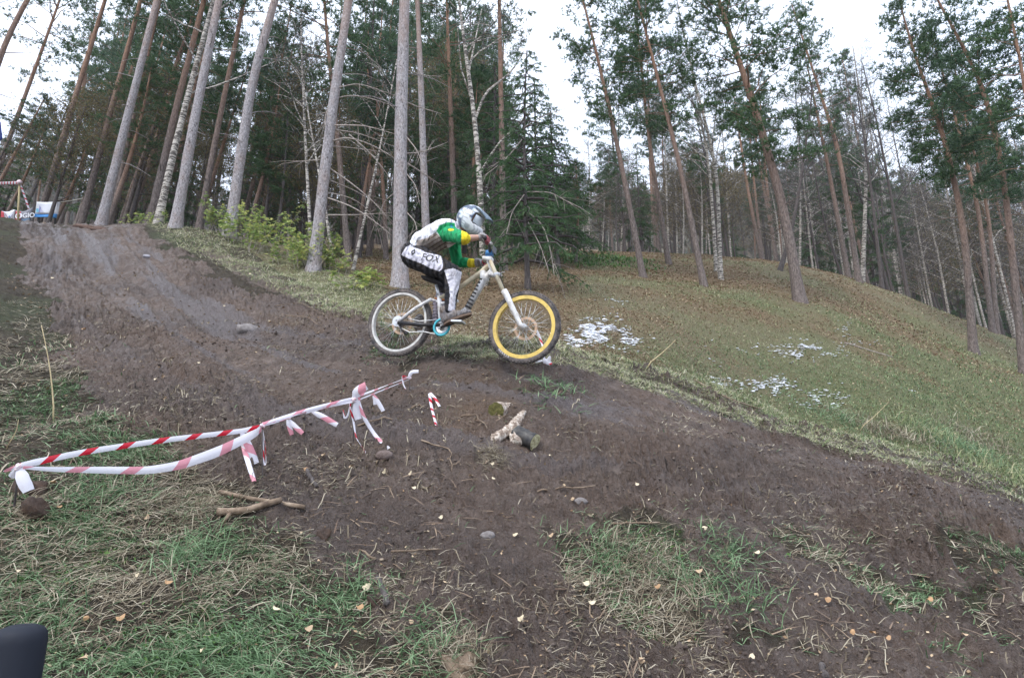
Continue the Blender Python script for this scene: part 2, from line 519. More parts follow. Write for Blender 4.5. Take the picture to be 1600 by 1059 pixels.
def ground_mat(t, b):
    c = coords(t)
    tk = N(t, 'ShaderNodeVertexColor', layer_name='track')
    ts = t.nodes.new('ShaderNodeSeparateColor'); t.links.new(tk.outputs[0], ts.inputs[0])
    z = N(t, 'ShaderNodeVertexColor', layer_name='zone')
    sp = t.nodes.new('ShaderNodeSeparateColor'); t.links.new(z.outputs[0], sp.inputs[0])
    mud, grn, lit = sp.outputs[0], sp.outputs[1], sp.outputs[2]
    n1 = noise(t, c, 1.6, 6, 0.65); n2 = noise(t, c, 9, 6, 0.7); n3 = noise(t, c, 60, 4, 0.7)
    mudc = ramp(t, n2, [(0.30, (0.055, 0.038, 0.029)), (0.43, (0.135, 0.097, 0.076)), (0.56, (0.205, 0.152, 0.122)), (0.70, (0.32, 0.255, 0.215))])
    mudc = mix(t, ramp(t, n1, [(0.38, 0.0), (0.66, 0.6)]), mudc, (0.150, 0.092, 0.062))
    mudc = mix(t, ramp(t, n3, [(0.4, 0.0), (0.8, 0.5)]), mudc, (0.17, 0.135, 0.11))
    nbig = noise(t, c, .55, 4, .6)
    mudc = mix(t, ramp(t, nbig, [(.42, 0.0), (.62, .75)]), mudc, mix(t, n2, (.055, .040, .034), (.15, .118, .104)))
    mudc = mix(t, math_(t, 'MULTIPLY', ts.outputs[1], .8), mudc, mix(t, n3, (.13, .078, .046), (.22, .15, .095)))
    mudc = mix(t, math_(t, 'MULTIPLY', ts.outputs[0], .75), mudc, (.185, .160, .158))  # pale sheen of the wet streaks painted into the mud colour
    # pale specks of chaff and bark
    v = N(t, 'ShaderNodeTexVoronoi', i_Scale=34.0); t.links.new(c, v.inputs['Vector'])
    mudc = mix(t, math_(t, 'MULTIPLY', math_(t, 'LESS_THAN', v.outputs['Distance'], 0.09), 0.8), mudc, (0.26, 0.19, 0.12))
    soil = ramp(t, n2, [(0.3, (0.032, 0.024, 0.016)), (0.55, (0.072, 0.056, 0.036)), (0.8, (0.15, 0.12, 0.08))])
    grass = ramp(t, n3, [(0.3, (0.032, 0.036, 0.020)), (0.55, (0.072, 0.082, 0.040)), (0.8, (0.15, 0.15, 0.08))])
    grass = mix(t, z.outputs['Alpha'], grass, ramp(t, noise(t, c, 30, 5, .75), [(0.3, (0.075, 0.088, 0.036)), (0.5, (0.15, 0.16, 0.07)), (0.75, (0.27, 0.25, 0.13))]))
    soil = mix(t, z.outputs['Alpha'], soil, ramp(t, noise(t, c, 28, 5, .75), [(0.3, (0.095, 0.075, 0.042)), (0.5, (0.19, 0.16, 0.088)), (0.75, (0.32, 0.27, 0.16))]))
    litc = ramp(t, noise(t, c, 26, 5, 0.75), [(0.3, (0.10, 0.065, 0.038)), (0.5, (0.20, 0.135, 0.075)), (0.72, (0.36, 0.25, 0.15))])
    g2 = math_(t, 'ADD', grn, math_(t, 'MULTIPLY', math_(t, 'SUBTRACT', n2, 0.5), 1.1))
    l2 = math_(t, 'ADD', lit, math_(t, 'MULTIPLY', math_(t, 'SUBTRACT', n2, 0.5), 1.6))
    a = mix(t, ramp(t, g2, [(0.3, 0.0), (0.7, 0.9)]), soil, grass)
    a = mix(t, ramp(t, l2, [(0.2, 0.0), (0.9, 0.9)]), a, litc)
    m2 = math_(t, 'ADD', mud, math_(t, 'MULTIPLY', math_(t, 'SUBTRACT', n2, 0.5), 0.9))
    mm = ramp(t, m2, [(0.35, 0.0), (0.6, 1.0)])
    a = mix(t, mm, a, mudc)
    t.links.new(a, b.inputs['Base Color'])
    wet = ramp(t, noise(t, c, 2.7, 4, 0.6), [(0.40, 0.75), (0.60, 0.30)])
    wet = mix(t, ts.outputs[0], wet, (.30, .30, .30))
    ro = mix(t, mm, (0.95, 0.95, 0.95), wet)
    t.links.new(ro, b.inputs['Roughness'])
    hh = math_(t, 'ADD', math_(t, 'MULTIPLY', noise(t, c, 28, 5, .75), 1.6), n3)
    bump(t, b, hh, 1.0, 0.04)
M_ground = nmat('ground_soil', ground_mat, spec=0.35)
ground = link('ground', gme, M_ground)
tag(ground, kind='structure')
# ================================================================ woodland
def bark_grey(t, b):
    c = coords(t, 'Object', (1, 1, 0.45))
    z = N(t, 'ShaderNodeSeparateXYZ'); t.links.new(coords(t), z.inputs[0])
    v = N(t, 'ShaderNodeTexVoronoi', i_Scale=17.0); t.links.new(c, v.inputs['Vector'])
    n = noise(t, c, 6, 6, 0.7); n2 = noise(t, c, 38, 4, 0.7)
    a = ramp(t, n2, [(0.3, (0.15, 0.138, 0.14)), (0.5, (0.30, 0.278, 0.28)), (0.72, (0.50, 0.47, 0.47))])
    a = mix(t, ramp(t, n, [(0.45, 0.0), (0.7, 0.55)]), a, (0.24, 0.165, 0.13))
    a = mix(t, ramp(t, v.outputs['Distance'], [(0.12, 0.8), (0.24, 0.0)]), a, (0.07, 0.056, 0.052))
    a = mix(t, ramp(t, math_(t, 'MULTIPLY', math_(t, 'ADD', z.outputs[2], n), 0.1), [(0.55, 0.0), (1.0, 0.75)]), a, (0.36, 0.21, 0.135))
    t.links.new(a, b.inputs['Base Color'])
    bump(t, b, math_(t, 'ADD', n2, v.outputs['Distance']), 0.8, 0.02)
def bark_orange(t, b):
    c = coords(t, 'Object', (1, 1, 0.3))
    z = N(t, 'ShaderNodeSeparateXYZ'); t.links.new(coords(t), z.inputs[0])
    n = noise(t, c, 9, 6, 0.7); n2 = noise(t, c, 34, 4, 0.7)
    lo = ramp(t, n2, [(0.3, (0.055, 0.044, 0.040)), (0.5, (0.140, 0.112, 0.100)), (0.72, (0.27, 0.225, 0.20))])
    hi = ramp(t, n2, [(0.28, (0.12, 0.065, 0.044)), (0.5, (0.25, 0.145, 0.095)), (0.78, (0.40, 0.26, 0.18))])
    a = mix(t, ramp(t, math_(t, 'MULTIPLY', math_(t, 'ADD', z.outputs[2], math_(t, 'MULTIPLY', n, 3)), 0.1), [(0.35, 0.0), (0.9, 1.0)]), lo, hi)
    t.links.new(a, b.inputs['Base Color'])
    bump(t, b, n2, 0.8, 0.02)
def bark_dark(t, b):
    c = coords(t, 'Object', (1, 1, 0.3))
    n2 = noise(t, c, 30, 5, 0.7)
    a = ramp(t, n2, [(0.28, (0.040, 0.034, 0.033)), (0.5, (0.085, 0.072, 0.068)), (0.78, (0.17, 0.15, 0.14))])
    t.links.new(a, b.inputs['Base Color']); bump(t, b, n2, 0.8, 0.02)
def bark_birch(t, b):
    c1 = coords(t, 'Object', (1.0, 1.0, 4.5)); c2 = coords(t, 'Object', (1, 1, 0.8))
    n = noise(t, c1, 5, 6, 0.75); n2 = noise(t, c2, 3.2, 6, 0.8); n3 = noise(t, c1, 26, 3)
    a = ramp(t, n3, [(0.3, (0.36, 0.32, 0.27)), (0.6, (0.58, 0.54, 0.48))])
    a = mix(t, ramp(t, n, [(0.47, 0.0), (0.53, 0.92)]), a, (0.05, 0.042, 0.038))
    a = mix(t, ramp(t, n2, [(0.55, 0.0), (0.64, 0.8)]), a, (0.12, 0.085, 0.06))
    t.links.new(a, b.inputs['Base Color']); bump(t, b, n, 0.5, 0.01)
def twig_c(t, b):
    n = noise(t, coords(t), 20, 4)
    t.links.new(ramp(t, n, [(0.3, (0.20, 0.17, 0.15)), (0.7, (0.46, 0.40, 0.35))]), b.inputs['Base Color'])
M_grey = nmat('bark_grey_pine', bark_grey, rough=0.9)
M_orange = nmat('bark_orange_pine', bark_orange, rough=0.9)
M_dark = nmat('bark_dark', bark_dark, rough=0.9)
M_birch = nmat('bark_birch', bark_birch, rough=0.8)
M_twig = nmat('dead_twig', twig_c, rough=0.9)
M_needle = foliage_mat('pine_needles', [(0.2, (0.024, 0.056, 0.026)), (0.5, (0.058, 0.118, 0.048)), (0.8, (0.13, 0.21, 0.09))], 0.22, 1.1, 0.5)
M_needle_b = foliage_mat('pine_needles_blue', [(0.2, (0.022, 0.052, 0.030)), (0.5, (0.054, 0.112, 0.056)), (0.8, (0.12, 0.195, 0.10))], 0.22, 1.1, 0.5)
M_spruce = foliage_mat('spruce_needles', [(0.2, (0.028, 0.068, 0.030)), (0.5, (0.065, 0.13, 0.052)), (0.8, (0.13, 0.20, 0.085))], 0.2, 1.5, 0.5)
M_olive = foliage_mat('faded_leaves', [(0.2, (0.075, 0.062, 0.028)), (0.5, (0.15, 0.12, 0.052)), (0.8, (0.24, 0.19, 0.085))], 0.35, 0.8, 0.6)
M_finetwig = foliage_mat('fine_twigs', [(0.2, (0.050, 0.047, 0.048)), (0.5, (0.10, 0.094, 0.094)), (0.8, (0.19, 0.175, 0.17))], 0.1, 0.6, 0.6)

def needles(C, D, K, L, w, spread=0.8, rng=RNG):
    """K thin blades round every clump centre C (n,3) heading roughly along D"""
    n = len(C)
    c = np.repeat(C, K, 0); d = np.repeat(D, K, 0) + rng.normal(0, spread, (n * K, 3))
    d /= np.linalg.norm(d, axis=1)[:, None] + 1e-9
    q = np.cross(d, rng.normal(0, 1, (n * K, 3))); q /= np.linalg.norm(q, axis=1)[:, None] + 1e-9
    ln = L * rng.uniform(0.6, 1.25, (n * K, 1)); ww = w * rng.uniform(0.7, 1.3, (n * K, 1))
    c = c + d * ln * 0.1
    V = np.stack([c - q * ww * .5, c + q * ww * .5, c + d * ln + q * ww * .1], 1).reshape(-1, 3)
    return V

def tris_of(V):
    return np.arange(len(V)).reshape(-1, 3)

def curve_at(path, h):
    """points of a trunk path (n,3) at heights h above its base"""
    z = path[:, 2] - path[0, 2]
    return np.stack([np.interp(h, z, path[:, k]) for k in range(3)], -1)

def trunk_path(pts, H, up_blend=0.35):
    """resample the given world points and carry the trunk on to height H"""
    pts = np.array(pts); P = [p for p in pts]
    d = P[-1] - P[-2]; d /= np.linalg.norm(d)
    while P[-1][2] - P[0][2] < H:
        d = d + np.array([0, 0, 0.12 * up_blend]); d /= np.linalg.norm(d)
        P.append(P[-1] + d * 0.8)
    P = np.array(P)
    P = P - np.array([0, 0, 0])
    z = P[:, 2] - P[0, 2]
    hs = np.concatenate([[0, .12, .3], np.arange(0.7, H, 0.55), [H]])
    Q = np.stack([np.interp(hs, z, P[:, k]) for k in range(3)], -1)
    # smooth the corners of the polyline
    for _ in range(5):
        Q[2:-1] = 0.25 * Q[1:-2] + 0.5 * Q[2:-1] + 0.25 * Q[3:]
    return Q

def trunk_mesh(mb, Q, r0, H, sides=11, rng=RNG, sink=0.35):
    z = Q[:, 2] - Q[0, 2]
    rad = r0 * (1 - 0.80 * np.clip(z / H, 0, 1) ** 1.15) + r0 * 0.40 * np.exp(-z / 0.28)
    rad = np.maximum(rad, 0.015)
    R = rad[:, None] * (1 + rng.normal(0, 0.035, (len(Q), sides)))
    Q2 = np.concatenate([[Q[0] - [0, 0, sink]], Q]); R2 = np.concatenate([[R[0] * 1.15], R])
    V, F = tube_np(Q2, R2, sides)
    mb.add(V, F)
    return rad

def limb_pts(p, az, L, rise, droop, n=6, rng=RNG):
    t = np.linspace(0, 1, n)
    out = np.array([math.cos(az), math.sin(az), 0])
    side = np.array([-out[1], out[0], 0])
    w = rng.normal(0, 0.05 * L, (n, 3)); w[0] = 0; w = np.cumsum(w, 0) * 0.5
    return p + np.outer(t * L, out) + np.outer(rise * L * t - droop * L * t ** 2, [0, 0, 1]) + w + np.outer(np.sin(t * 2) * rng.normal(0, .08) * L, side)

def pine_parts(Q, H, r0, h0, Lmax, nb, rng, K=9, nl=0.15, nw=0.026, top=True, dense=1.0, stubs=14, sides=11):
    """trunk + limbs in one builder, needle blades as vertex triples"""
    mb = MB(); rad = trunk_mesh(mb, Q, r0, H, sides, rng)
    z = Q[:, 2] - Q[0, 2]
    CC, DD = [], []
    for k in range(nb):
        f = (k + rng.uniform(0, 1)) / nb
        h = h0 + (H - h0) * f
        p = curve_at(Q, np.array([h]))[0]
        prof = (0.5 + 1.1 * f) if f < 0.35 else (1 - (f - 0.35) / 0.65) ** 0.75 * 0.95 + 0.08
        L = Lmax * prof * rng.uniform(0.65, 1.15)
        az = rng.uniform(0, 2 * math.pi)
        rise = rng.uniform(0.05, 0.35) + 0.5 * f; droop = rng.uniform(0.05, 0.35) * (1 - f)
        pts = limb_pts(p, az, L, rise, droop, 6, rng)
        rr = max(0.009, 0.013 * L)
        mb.tube(pts, np.linspace(rr, rr * .25, 6), 4, cap=False)
        out = pts[-1] - pts[0]; out /= np.linalg.norm(out)
        nc = max(2, int(3.1 * dense * L))
        for q in range(nc):
            t = 0.30 + 0.75 * (q + rng.uniform(0, 1)) / nc
            t = min(t, 1.0)
            ix = t * 5; i0 = min(int(ix), 4); c = pts[i0] * (1 - ix + i0) + pts[i0 + 1] * (ix - i0)
            lat = rng.normal(0, 0.19 * L * (1.15 - t) + .05, 3); lat[2] = abs(lat[2]) * 0.35
            cc = c + lat
            m = 8
            CC.append(cc + rng.normal(0, [.13, .13, .06], (m, 3))); DD.append(np.tile(out * .5 + [0, 0, .55], (m, 1)))
    if top:
        m = 16
        CC.append(Q[-1] + rng.normal(0, [.18, .18, .35], (m, 3)) - [0, 0, .2]); DD.append(np.tile([0, 0, 1.0], (m, 1)))
    for k in range(stubs):
        h = rng.uniform(1.5, h0 + 1.0)
        p = curve_at(Q, np.array([h]))[0]
        L = rng.uniform(0.15, 1.1) * (1 if rng.random() < .5 else .45); az = rng.uniform(0, 6.283)
        pts = limb_pts(p, az, L, rng.uniform(-.1, .5), rng.uniform(0, .5), 4, rng)
        mb.tube(pts, np.linspace(0.016, 0.005, 4), 4, cap=False)
    V = needles(np.concatenate(CC), np.concatenate(DD), K, nl, nw, 0.7, rng) if CC else np.zeros((0, 3))
    return mb, V

def spruce_parts(Q, H, r0, h0, Lmax, nb, rng, K=5, nl=0.15, nw=0.03, sides=9):
    mb = MB(); trunk_mesh(mb, Q, r0, H, sides, rng)
    CC, DD = [], []
    for k in range(nb):
        f = ((k + rng.uniform(0, 1)) / nb) ** 0.9
        h = h0 + (H - h0) * f
        p = curve_at(Q, np.array([h]))[0]
        L = (Lmax * (1 - f) ** 0.8 + 0.15) * rng.uniform(0.6, 1.15)
        az = k * 2.399 + rng.uniform(-.4, .4)
        pts = limb_pts(p, az, L, rng.uniform(-.1, .12), rng.uniform(.15, .45), 7, rng)
        mb.tube(pts, np.linspace(.02 * L + .008, .004, 7), 4, cap=False)
        out = pts[-1] - pts[0]; out /= np.linalg.norm(out); side = np.cross(out, [0, 0, 1.0])
        nt = max(3, int(8 * L))
        for q in range(nt):
            t = 0.22 + 0.78 * (q + rng.uniform(0, 1)) / nt
            ix = min(t, .999) * 6; i0 = int(ix); c = pts[i0] * (1 - ix + i0) + pts[i0 + 1] * (ix - i0)
            sg = rng.choice([-1, 1]); tl = L * .34 * (1.1 - t) + .1
            dv = out * .55 + side * sg * rng.uniform(.3, 1) + np.array([0, 0, -rng.uniform(.15, .8)]); dv /= np.linalg.norm(dv)
            m = max(2, int(tl / .075))
            s = np.linspace(0.1, 1, m)[:, None] * tl
            CC.append(c + s * dv); DD.append(np.tile(dv * 1.2, (m, 1)))
    V = needles(np.concatenate(CC), np.concatenate(DD), K, nl, nw, 0.55, rng)
    return mb, V

def birch_parts(Q, H, r0, rng, nb=16, ntw=900, leaf=0, sides=9, fork=True, h0=0.35, tw=0.011):
    """white trunk with rising limbs, fine twigs as thin blades, a few leaves"""
    mb = MB(); trunk_mesh(mb, Q, r0, H, sides, rng)
    tips = []
    for k in range(nb):
        f = h0 + (0.97 - h0) * (k + rng.uniform(0, 1)) / nb
        p = curve_at(Q, np.array([f * H]))[0]
        L = H * 0.24 * (1.15 - f) * rng.uniform(.6, 1.2) + .3
        pts = limb_pts(p, rng.uniform(0, 6.283), L, rng.uniform(.7, 1.5), rng.uniform(0, .5), 6, rng)
        rr = r0 * .32 * (1.1 - f) + .008
        mb.tube(pts, np.linspace(rr, .005, 6), 5, cap=False)
        tips.append(pts)
        for s in range(3):
            q = pts[rng.integers(2, 5)]
            p2 = limb_pts(q, rng.uniform(0, 6.283), L * .5, rng.uniform(.2, 1.1), rng.uniform(0, .7), 5, rng)
            mb.tube(p2, np.linspace(rr * .4, .004, 5), 3, cap=False); tips.append(p2)
    allp = np.concatenate([t[1:] for t in tips])
    c = allp[rng.integers(0, len(allp), ntw)] + rng.normal(0, .22, (ntw, 3))
    d = rng.normal(0, .7, (ntw, 3)) + [0, 0, .15]
    V = needles(c, d, 1, .5, tw, .3, rng)
    LV = np.zeros((0, 3))
    if leaf:
        c = allp[rng.integers(0, len(allp), leaf)] + rng.normal(0, .35, (leaf, 3))
        LV = needles(c, rng.normal(0, 1, (leaf, 3)), 1, .09, .075, .5, rng)
    return mb, V, LV

def build_tree(name, loc, label, mb, bark, leaves, group=None):
    root = empty(name, loc, label, 'tree', group)
    part('trunk', mb, bark, root)
    for nm, V, m in leaves:
        if len(V):
            V = V - np.array(loc)
            o = link(nm, mesh_np(nm, V, tris_of(V)), m, root)
    return root

def rad_of(wpx, d):
    return wpx * 0.5 * d / 1000.0

def hero(pxs, wpx, H, kind, label, base=None, name=None, h0=None, Lmax=2.0, nb=40, seed=0, bark=None, group=None, dense=1.0, stubs=14, leafm=None, ntw=900, leaf=0, lean=.35):
    """a tree whose stem follows the pixel line pxs; base = depth when its foot is hidden"""
    rng = np.random.default_rng(100 + seed)
    if base is None:
        B = hit(*pxs[0])
    else:
        P = unp(*pxs[0], base); B = np.array([P[0], P[1], gz(P[0], P[1])])
    Y = B[1]
    pts = [B] + [at_y(x, y, Y) for x, y in pxs[1:]]
    pts = [pts[0]] + [p for p in pts[1:] if p[2] > B[2] + .3]
    Q = trunk_path(pts, H, lean)
    d = (B - C0) @ FWD
    r0 = rad_of(wpx, d)
    loc = tuple(B)
    if kind == 'pine':
        mb, V = pine_parts(Q, H, r0, h0 if h0 else H * .5, Lmax, nb, rng, dense=dense, stubs=stubs)
        return build_tree(name or 'pine_tree', loc, label, mb, bark or M_orange, [('crown', V, leafm or M_needle)], group)
    if kind == 'spruce':
        mb, V = spruce_parts(Q, H, r0, h0, Lmax, nb, rng, **({'K': 13, 'nl': .10, 'nw': .012} if seed == 22 else {'K': 8, 'nl': .14, 'nw': .02}))
        return build_tree(name or 'spruce_tree', loc, label, mb, bark or M_dark, [('crown', V, M_spruce)], group)
    if kind == 'birch':
        mb, V, LV = birch_parts(Q, H, r0, rng, nb=nb, ntw=ntw, leaf=leaf, h0=h0 or .35)
        return build_tree(name or 'birch_tree', loc, label, mb, bark or M_birch, [('crown', V, M_finetwig), ('foliage', LV, M_olive)], group)

# ---- trees one can tell apart, left of the rider
hero([(158,349),(200,180),(242,15)], 14, 17, 'pine', 'thick brown-grey pine standing straight behind the crest of the dirt slope', base=17.5, seed=1, bark=M_grey, h0=9.5, Lmax=2.2, nb=26)
hero([(64,314),(112,170),(162,8)], 10, 17, 'pine', 'slim orange-barked pine just right of the white board', base=22, seed=2, h0=8.5, Lmax=2.2, nb=34)
hero([(125,350),(172,178),(219,4)], 10, 17, 'pine', 'slim brown pine between the white board and the thick brown-grey pine', base=21, seed=3, h0=9.5, Lmax=2.2, nb=28)
hero([(274,356),(305,180),(342,0)], 16, 17, 'pine', 'pale grey pine trunk rising beside the leaning birch on the crest', base=15.8, seed=4, bark=M_grey, h0=11, Lmax=2.4, nb=24, stubs=20)
hero([(358,370),(392,130),(430,0)], 17, 17, 'pine', 'pale grey pine trunk left of the yellow-green shrubs', seed=5, bark=M_grey, h0=11, Lmax=2.4, nb=24, stubs=22)
hero([(246,353),(268,250),(291,160),(318,60)], 12, 11, 'birch', 'leaning black and white birch on the crest touching a grey pine', base=17, seed=6, nb=14)
hero([(310,357),(342,190),(374,38)], 10, 15, 'pine', 'reddish pine between the two pale grey trunks on the crest', base=19, seed=7, h0=7.0, Lmax=2.4, nb=34, dense=1.1)
hero([(233,352),(272,180),(313,23)], 12, 16, 'pine', 'orange-topped pine with rusty dead foliage left of the leaning birch', base=18.5, seed=8, h0=7.5, Lmax=2.3, nb=36)
hero([(172,349),(207,190),(242,38)], 8, 15, 'pine', 'thin brown pine pressed close behind the thick brown-grey pine', base=20.5, seed=9, h0=7.5, Lmax=2.1, nb=34)
hero([(190,350),(225,240),(264,130),(300,30)], 7, 14, 'pine', 'thin reddish pine midway between the thick brown pine and the leaning birch', base=21.5, seed=10, h0=6.5, Lmax=2.0, nb=34)
hero([(-28,330),(4,245),(57,102),(90,10)], 8, 15, 'pine', 'thin orange pine with a dark tufted crown at the far left of the wood', base=26, seed=11, h0=7.2, Lmax=2.4, nb=40, dense=1.2)
hero([(-60,340),(0,75),(42,0),(60,-30)], 10, 15, 'pine', 'orange pine leaning in from the upper left corner', base=15, seed=12, h0=10, Lmax=1.6, nb=14)
hero([(490,422),(515,200),(545,0)], 19, 17, 'pine', 'grey pine with long bare dead branches rising from the shrubs', seed=13, bark=M_grey, h0=11.5, Lmax=2.4, nb=22, stubs=4)
hero([(625,448),(626,220),(632,0)], 24, 17, 'pine', 'thickest pale grey pine directly behind the rider', seed=14, bark=M_grey, h0=11.5, Lmax=2.4, nb=22, stubs=10)
hero([(668,405),(662,250),(656,90),(652,0)], 13, 15, 'pine', 'pinkish pine trunk just right of the thickest grey pine', base=17, seed=15, bark=M_grey, h0=8.4, Lmax=2.3, nb=34)
hero([(787,420),(784,220),(780,0)], 11, 15, 'pine', 'dark brown pine trunk right of the forked white birch', base=18, seed=16, h0=7.5, Lmax=2.0, nb=26)
hero([(712,410),(706,220),(700,60)], 11, 13, 'pine', 'dim brown pine behind the rider between pink pine and forked birch', base=22, seed=17, h0=5.5, Lmax=2.0, nb=34)
hero([(545,398),(531,250),(520,150)], 10, 12, 'pine', 'dim reddish pine between the two grey pines with dead branches', base=18, seed=18, h0=5.0, Lmax=2.0, nb=30)
hero([(470,400),(470,300),(472,140)], 6, 8.2, 'birch', 'faded olive-brown tree standing in the gap of sky left of the dead branches', name='larch_tree', base=24, seed=50, nb=30, ntw=1800, leaf=5200, bark=M_dark, h0=.2)
# forked white birch: trunk plus two real forks
def forked_birch():
    rng = np.random.default_rng(61)
    B = hit(756, 446); Y = B[1]
    W = lambda a: [at_y(x, y, Y) for x, y in a]
    Q = trunk_path([B] + W([(751,300),(743,185),(728,90),(716,-10)]), 9.0)
    r0 = rad_of(11, (B - C0) @ FWD)
    mb, V, LV = birch_parts(Q, 9.0, r0, rng, nb=12, ntw=800, h0=.55)
    for line, w in (([(742,188),(757,140),(800,100),(818,62)], 5.5), ([(738,160),(722,120),(718,70)], 4), ([(748,275),(775,235),(820,196),(838,180)], 4.5), ([(733,110),(741,60),(752,0)], 4)):
        P = np.array(W(line)); P[:, 1] += np.linspace(0, 1, len(P)) * rng.uniform(-.7, .7)
        t = np.linspace(0, len(P) - 1, 9); P = np.stack([np.interp(t, np.arange(len(P)), P[:, k]) for k in range(3)], -1)
        mb.tube(P, np.linspace(w, w * .35, 9) * .5 * (Y / 1000), 6, cap=False)
    build_tree('birch_tree', tuple(B), 'forked white birch with bare white limbs above the rider', mb, M_birch, [('crown', V, M_finetwig)])
forked_birch()
hero([(487,400),(483,330),(478,240)], 6, 7, 'birch', 'thin white birch stem just left of the grey pine in the shrubs', base=16, seed=19, nb=14, ntw=500)
hero([(552,412),(572,330),(590,250),(600,200)], 5, 5.5, 'birch', 'thin crooked birch sapling leaning right under the dead branches', base=14.5, seed=20, nb=8, ntw=160, h0=.5)
hero([(520,402),(512,340),(500,280)], 5, 5.5, 'birch', 'small twisted tan birch stem close behind the grey pine', base=15.5, seed=21, nb=8, ntw=160)
# the spruce right of the rider
hero([(825,452),(820,330),(818,195),(822,110)], 8.5, 5.3, 'spruce', 'green drooping spruce with bare twigs right of the rider', seed=22, h0=.55, Lmax=1.3, nb=90)
hero([(872,420),(866,300),(860,180)], 7, 5.8, 'spruce', 'dark spruce standing behind the green drooping spruce', base=20, seed=23, h0=1.0, Lmax=1.7, nb=84)
hero([(842,415),(838,300),(836,180)], 7, 6.9, 'spruce', 'taller narrow spruce between the drooping spruce and the dark one', base=21, seed=25, h0=1.2, Lmax=1.5, nb=84)
hero([(770,410),(771,300),(773,150)], 8, 7.2, 'spruce', 'shadowed spruce behind the forked birch', base=19.5, seed=24, h0=1.2, Lmax=2.2, nb=64)
# ---- right hillside
hero([(1005,432),(965,227),(927,61),(905,-20)], 10, 11.4, 'pine', 'slim leaning pine with a sparse crown, leftmost on the open hillside', seed=30, h0=4.8, Lmax=1.4, nb=56, dense=1.25)
hero([(1045,413),(1015,227),(993,20)], 8, 12.4, 'pine', 'pine with a dense pointed crown at the hillside crest', seed=31, h0=5.2, Lmax=1.8, nb=74, dense=1.5, leafm=M_needle_b)
hero([(1100,447),(1064,264),(1012,61),(1000,15)], 10, 11.2, 'pine', 'curved orange-brown pine third along the open hillside', seed=32, h0=5.0, Lmax=1.5, nb=54, dense=1.25)
hero([(1125,424),(1121,264),(1083,118),(1070,60)], 7, 11, 'birch', 'birch with a mottled trunk left of the big leaning pine', base=21, seed=33, nb=20, ntw=1300)
hero([(1119,420),(1108,250),(1090,160)], 6, 9, 'birch', 'slender birch twin touching the mottled birch on the hillside', base=23, seed=34, nb=16, ntw=900)
hero([(1250,471),(1228,340),(1200,236),(1160,110),(1126,10)], 17, 12.5, 'pine', 'big red-brown leaning pine with large tufts in mid hillside', seed=35, h0=3.9, Lmax=2.2, nb=60, dense=1.8)
hero([(1342,440),(1311,236),(1247,38),(1238,10)], 9, 13.2, 'pine', 'tall thin brown pine at the right end of the hillside crest', seed=36, h0=6.4, Lmax=1.5, nb=44, dense=.8)
hero([(1325,427),(1300,290),(1271,151)], 8, 11, 'pine', 'thin dark pine close left of the tall thin brown pine', base=27, seed=37, h0=5.5, Lmax=1.5, nb=36, dense=.8)
hero([(1345,425),(1353,300),(1353,212),(1338,110)], 7, 12, 'birch', 'forked pale birch behind the tall thin brown pine', base=28, seed=38, nb=20, ntw=1400)
hero([(1218,417),(1232,380),(1240,350),(1250,290)], 7, 8, 'birch', 'crooked mossy birch leaning right of the crest behind the big pine', base=24, seed=39, nb=14, ntw=700, bark=M_dark)
hero([(1376,434),(1360,283),(1340,150)], 6, 10.5, 'birch', 'thin dark bare tree past the tall thin brown pine', base=27, seed=40, nb=14, ntw=700, bark=M_dark)
hero([(1415,441),(1395,320),(1370,189),(1350,110)], 6, 11.5, 'birch', 'dark bare leaning tree left of the dense pines', base=27, seed=41, nb=14, ntw=800, bark=M_dark)
hero([(1480,487),(1469,330),(1436,198),(1370,28),(1362,-10)], 12, 13.5, 'pine', 'dense dark pine leaning left over the hillside shoulder', seed=42, h0=4.9, Lmax=1.65, nb=84, dense=1.9, leafm=M_needle_b)
hero([(1521,551),(1507,359),(1478,222),(1420,60),(1405,0)], 12, 12.5, 'pine', 'dense pine with an orange mid trunk low on the right hillside', seed=43, h0=5.2, Lmax=1.5, nb=80, dense=1.7)
hero([(1549,510),(1530,330),(1502,217),(1460,70)], 8, 13.5, 'pine', 'slim dark pine behind the pine with the orange mid trunk', base=24, seed=44, h0=5.2, Lmax=1.7, nb=50, dense=1.1, leafm=M_needle_b)
hero([(1557,515),(1545,330),(1516,217),(1490,100)], 7, 13, 'pine', 'slim twin pine beside the slim dark pine at the right', base=25, seed=45, h0=5.6, Lmax=1.7, nb=44, dense=1.1)
hero([(1600,584),(1575,330),(1560,220),(1530,118),(1470,10)], 12, 13.5, 'pine', 'pine cut by the right edge with its crown spreading inward', seed=46, h0=5.0, Lmax=1.6, nb=70, dense=1.5, leafm=M_needle_b)
hero([(1640,590),(1622,300),(1600,120),(1585,50)], 12, 12, 'pine', 'pine beyond the right edge showing only tufted branches', base=15, seed=47, h0=5.4, Lmax=1.4, nb=50, dense=1.3)

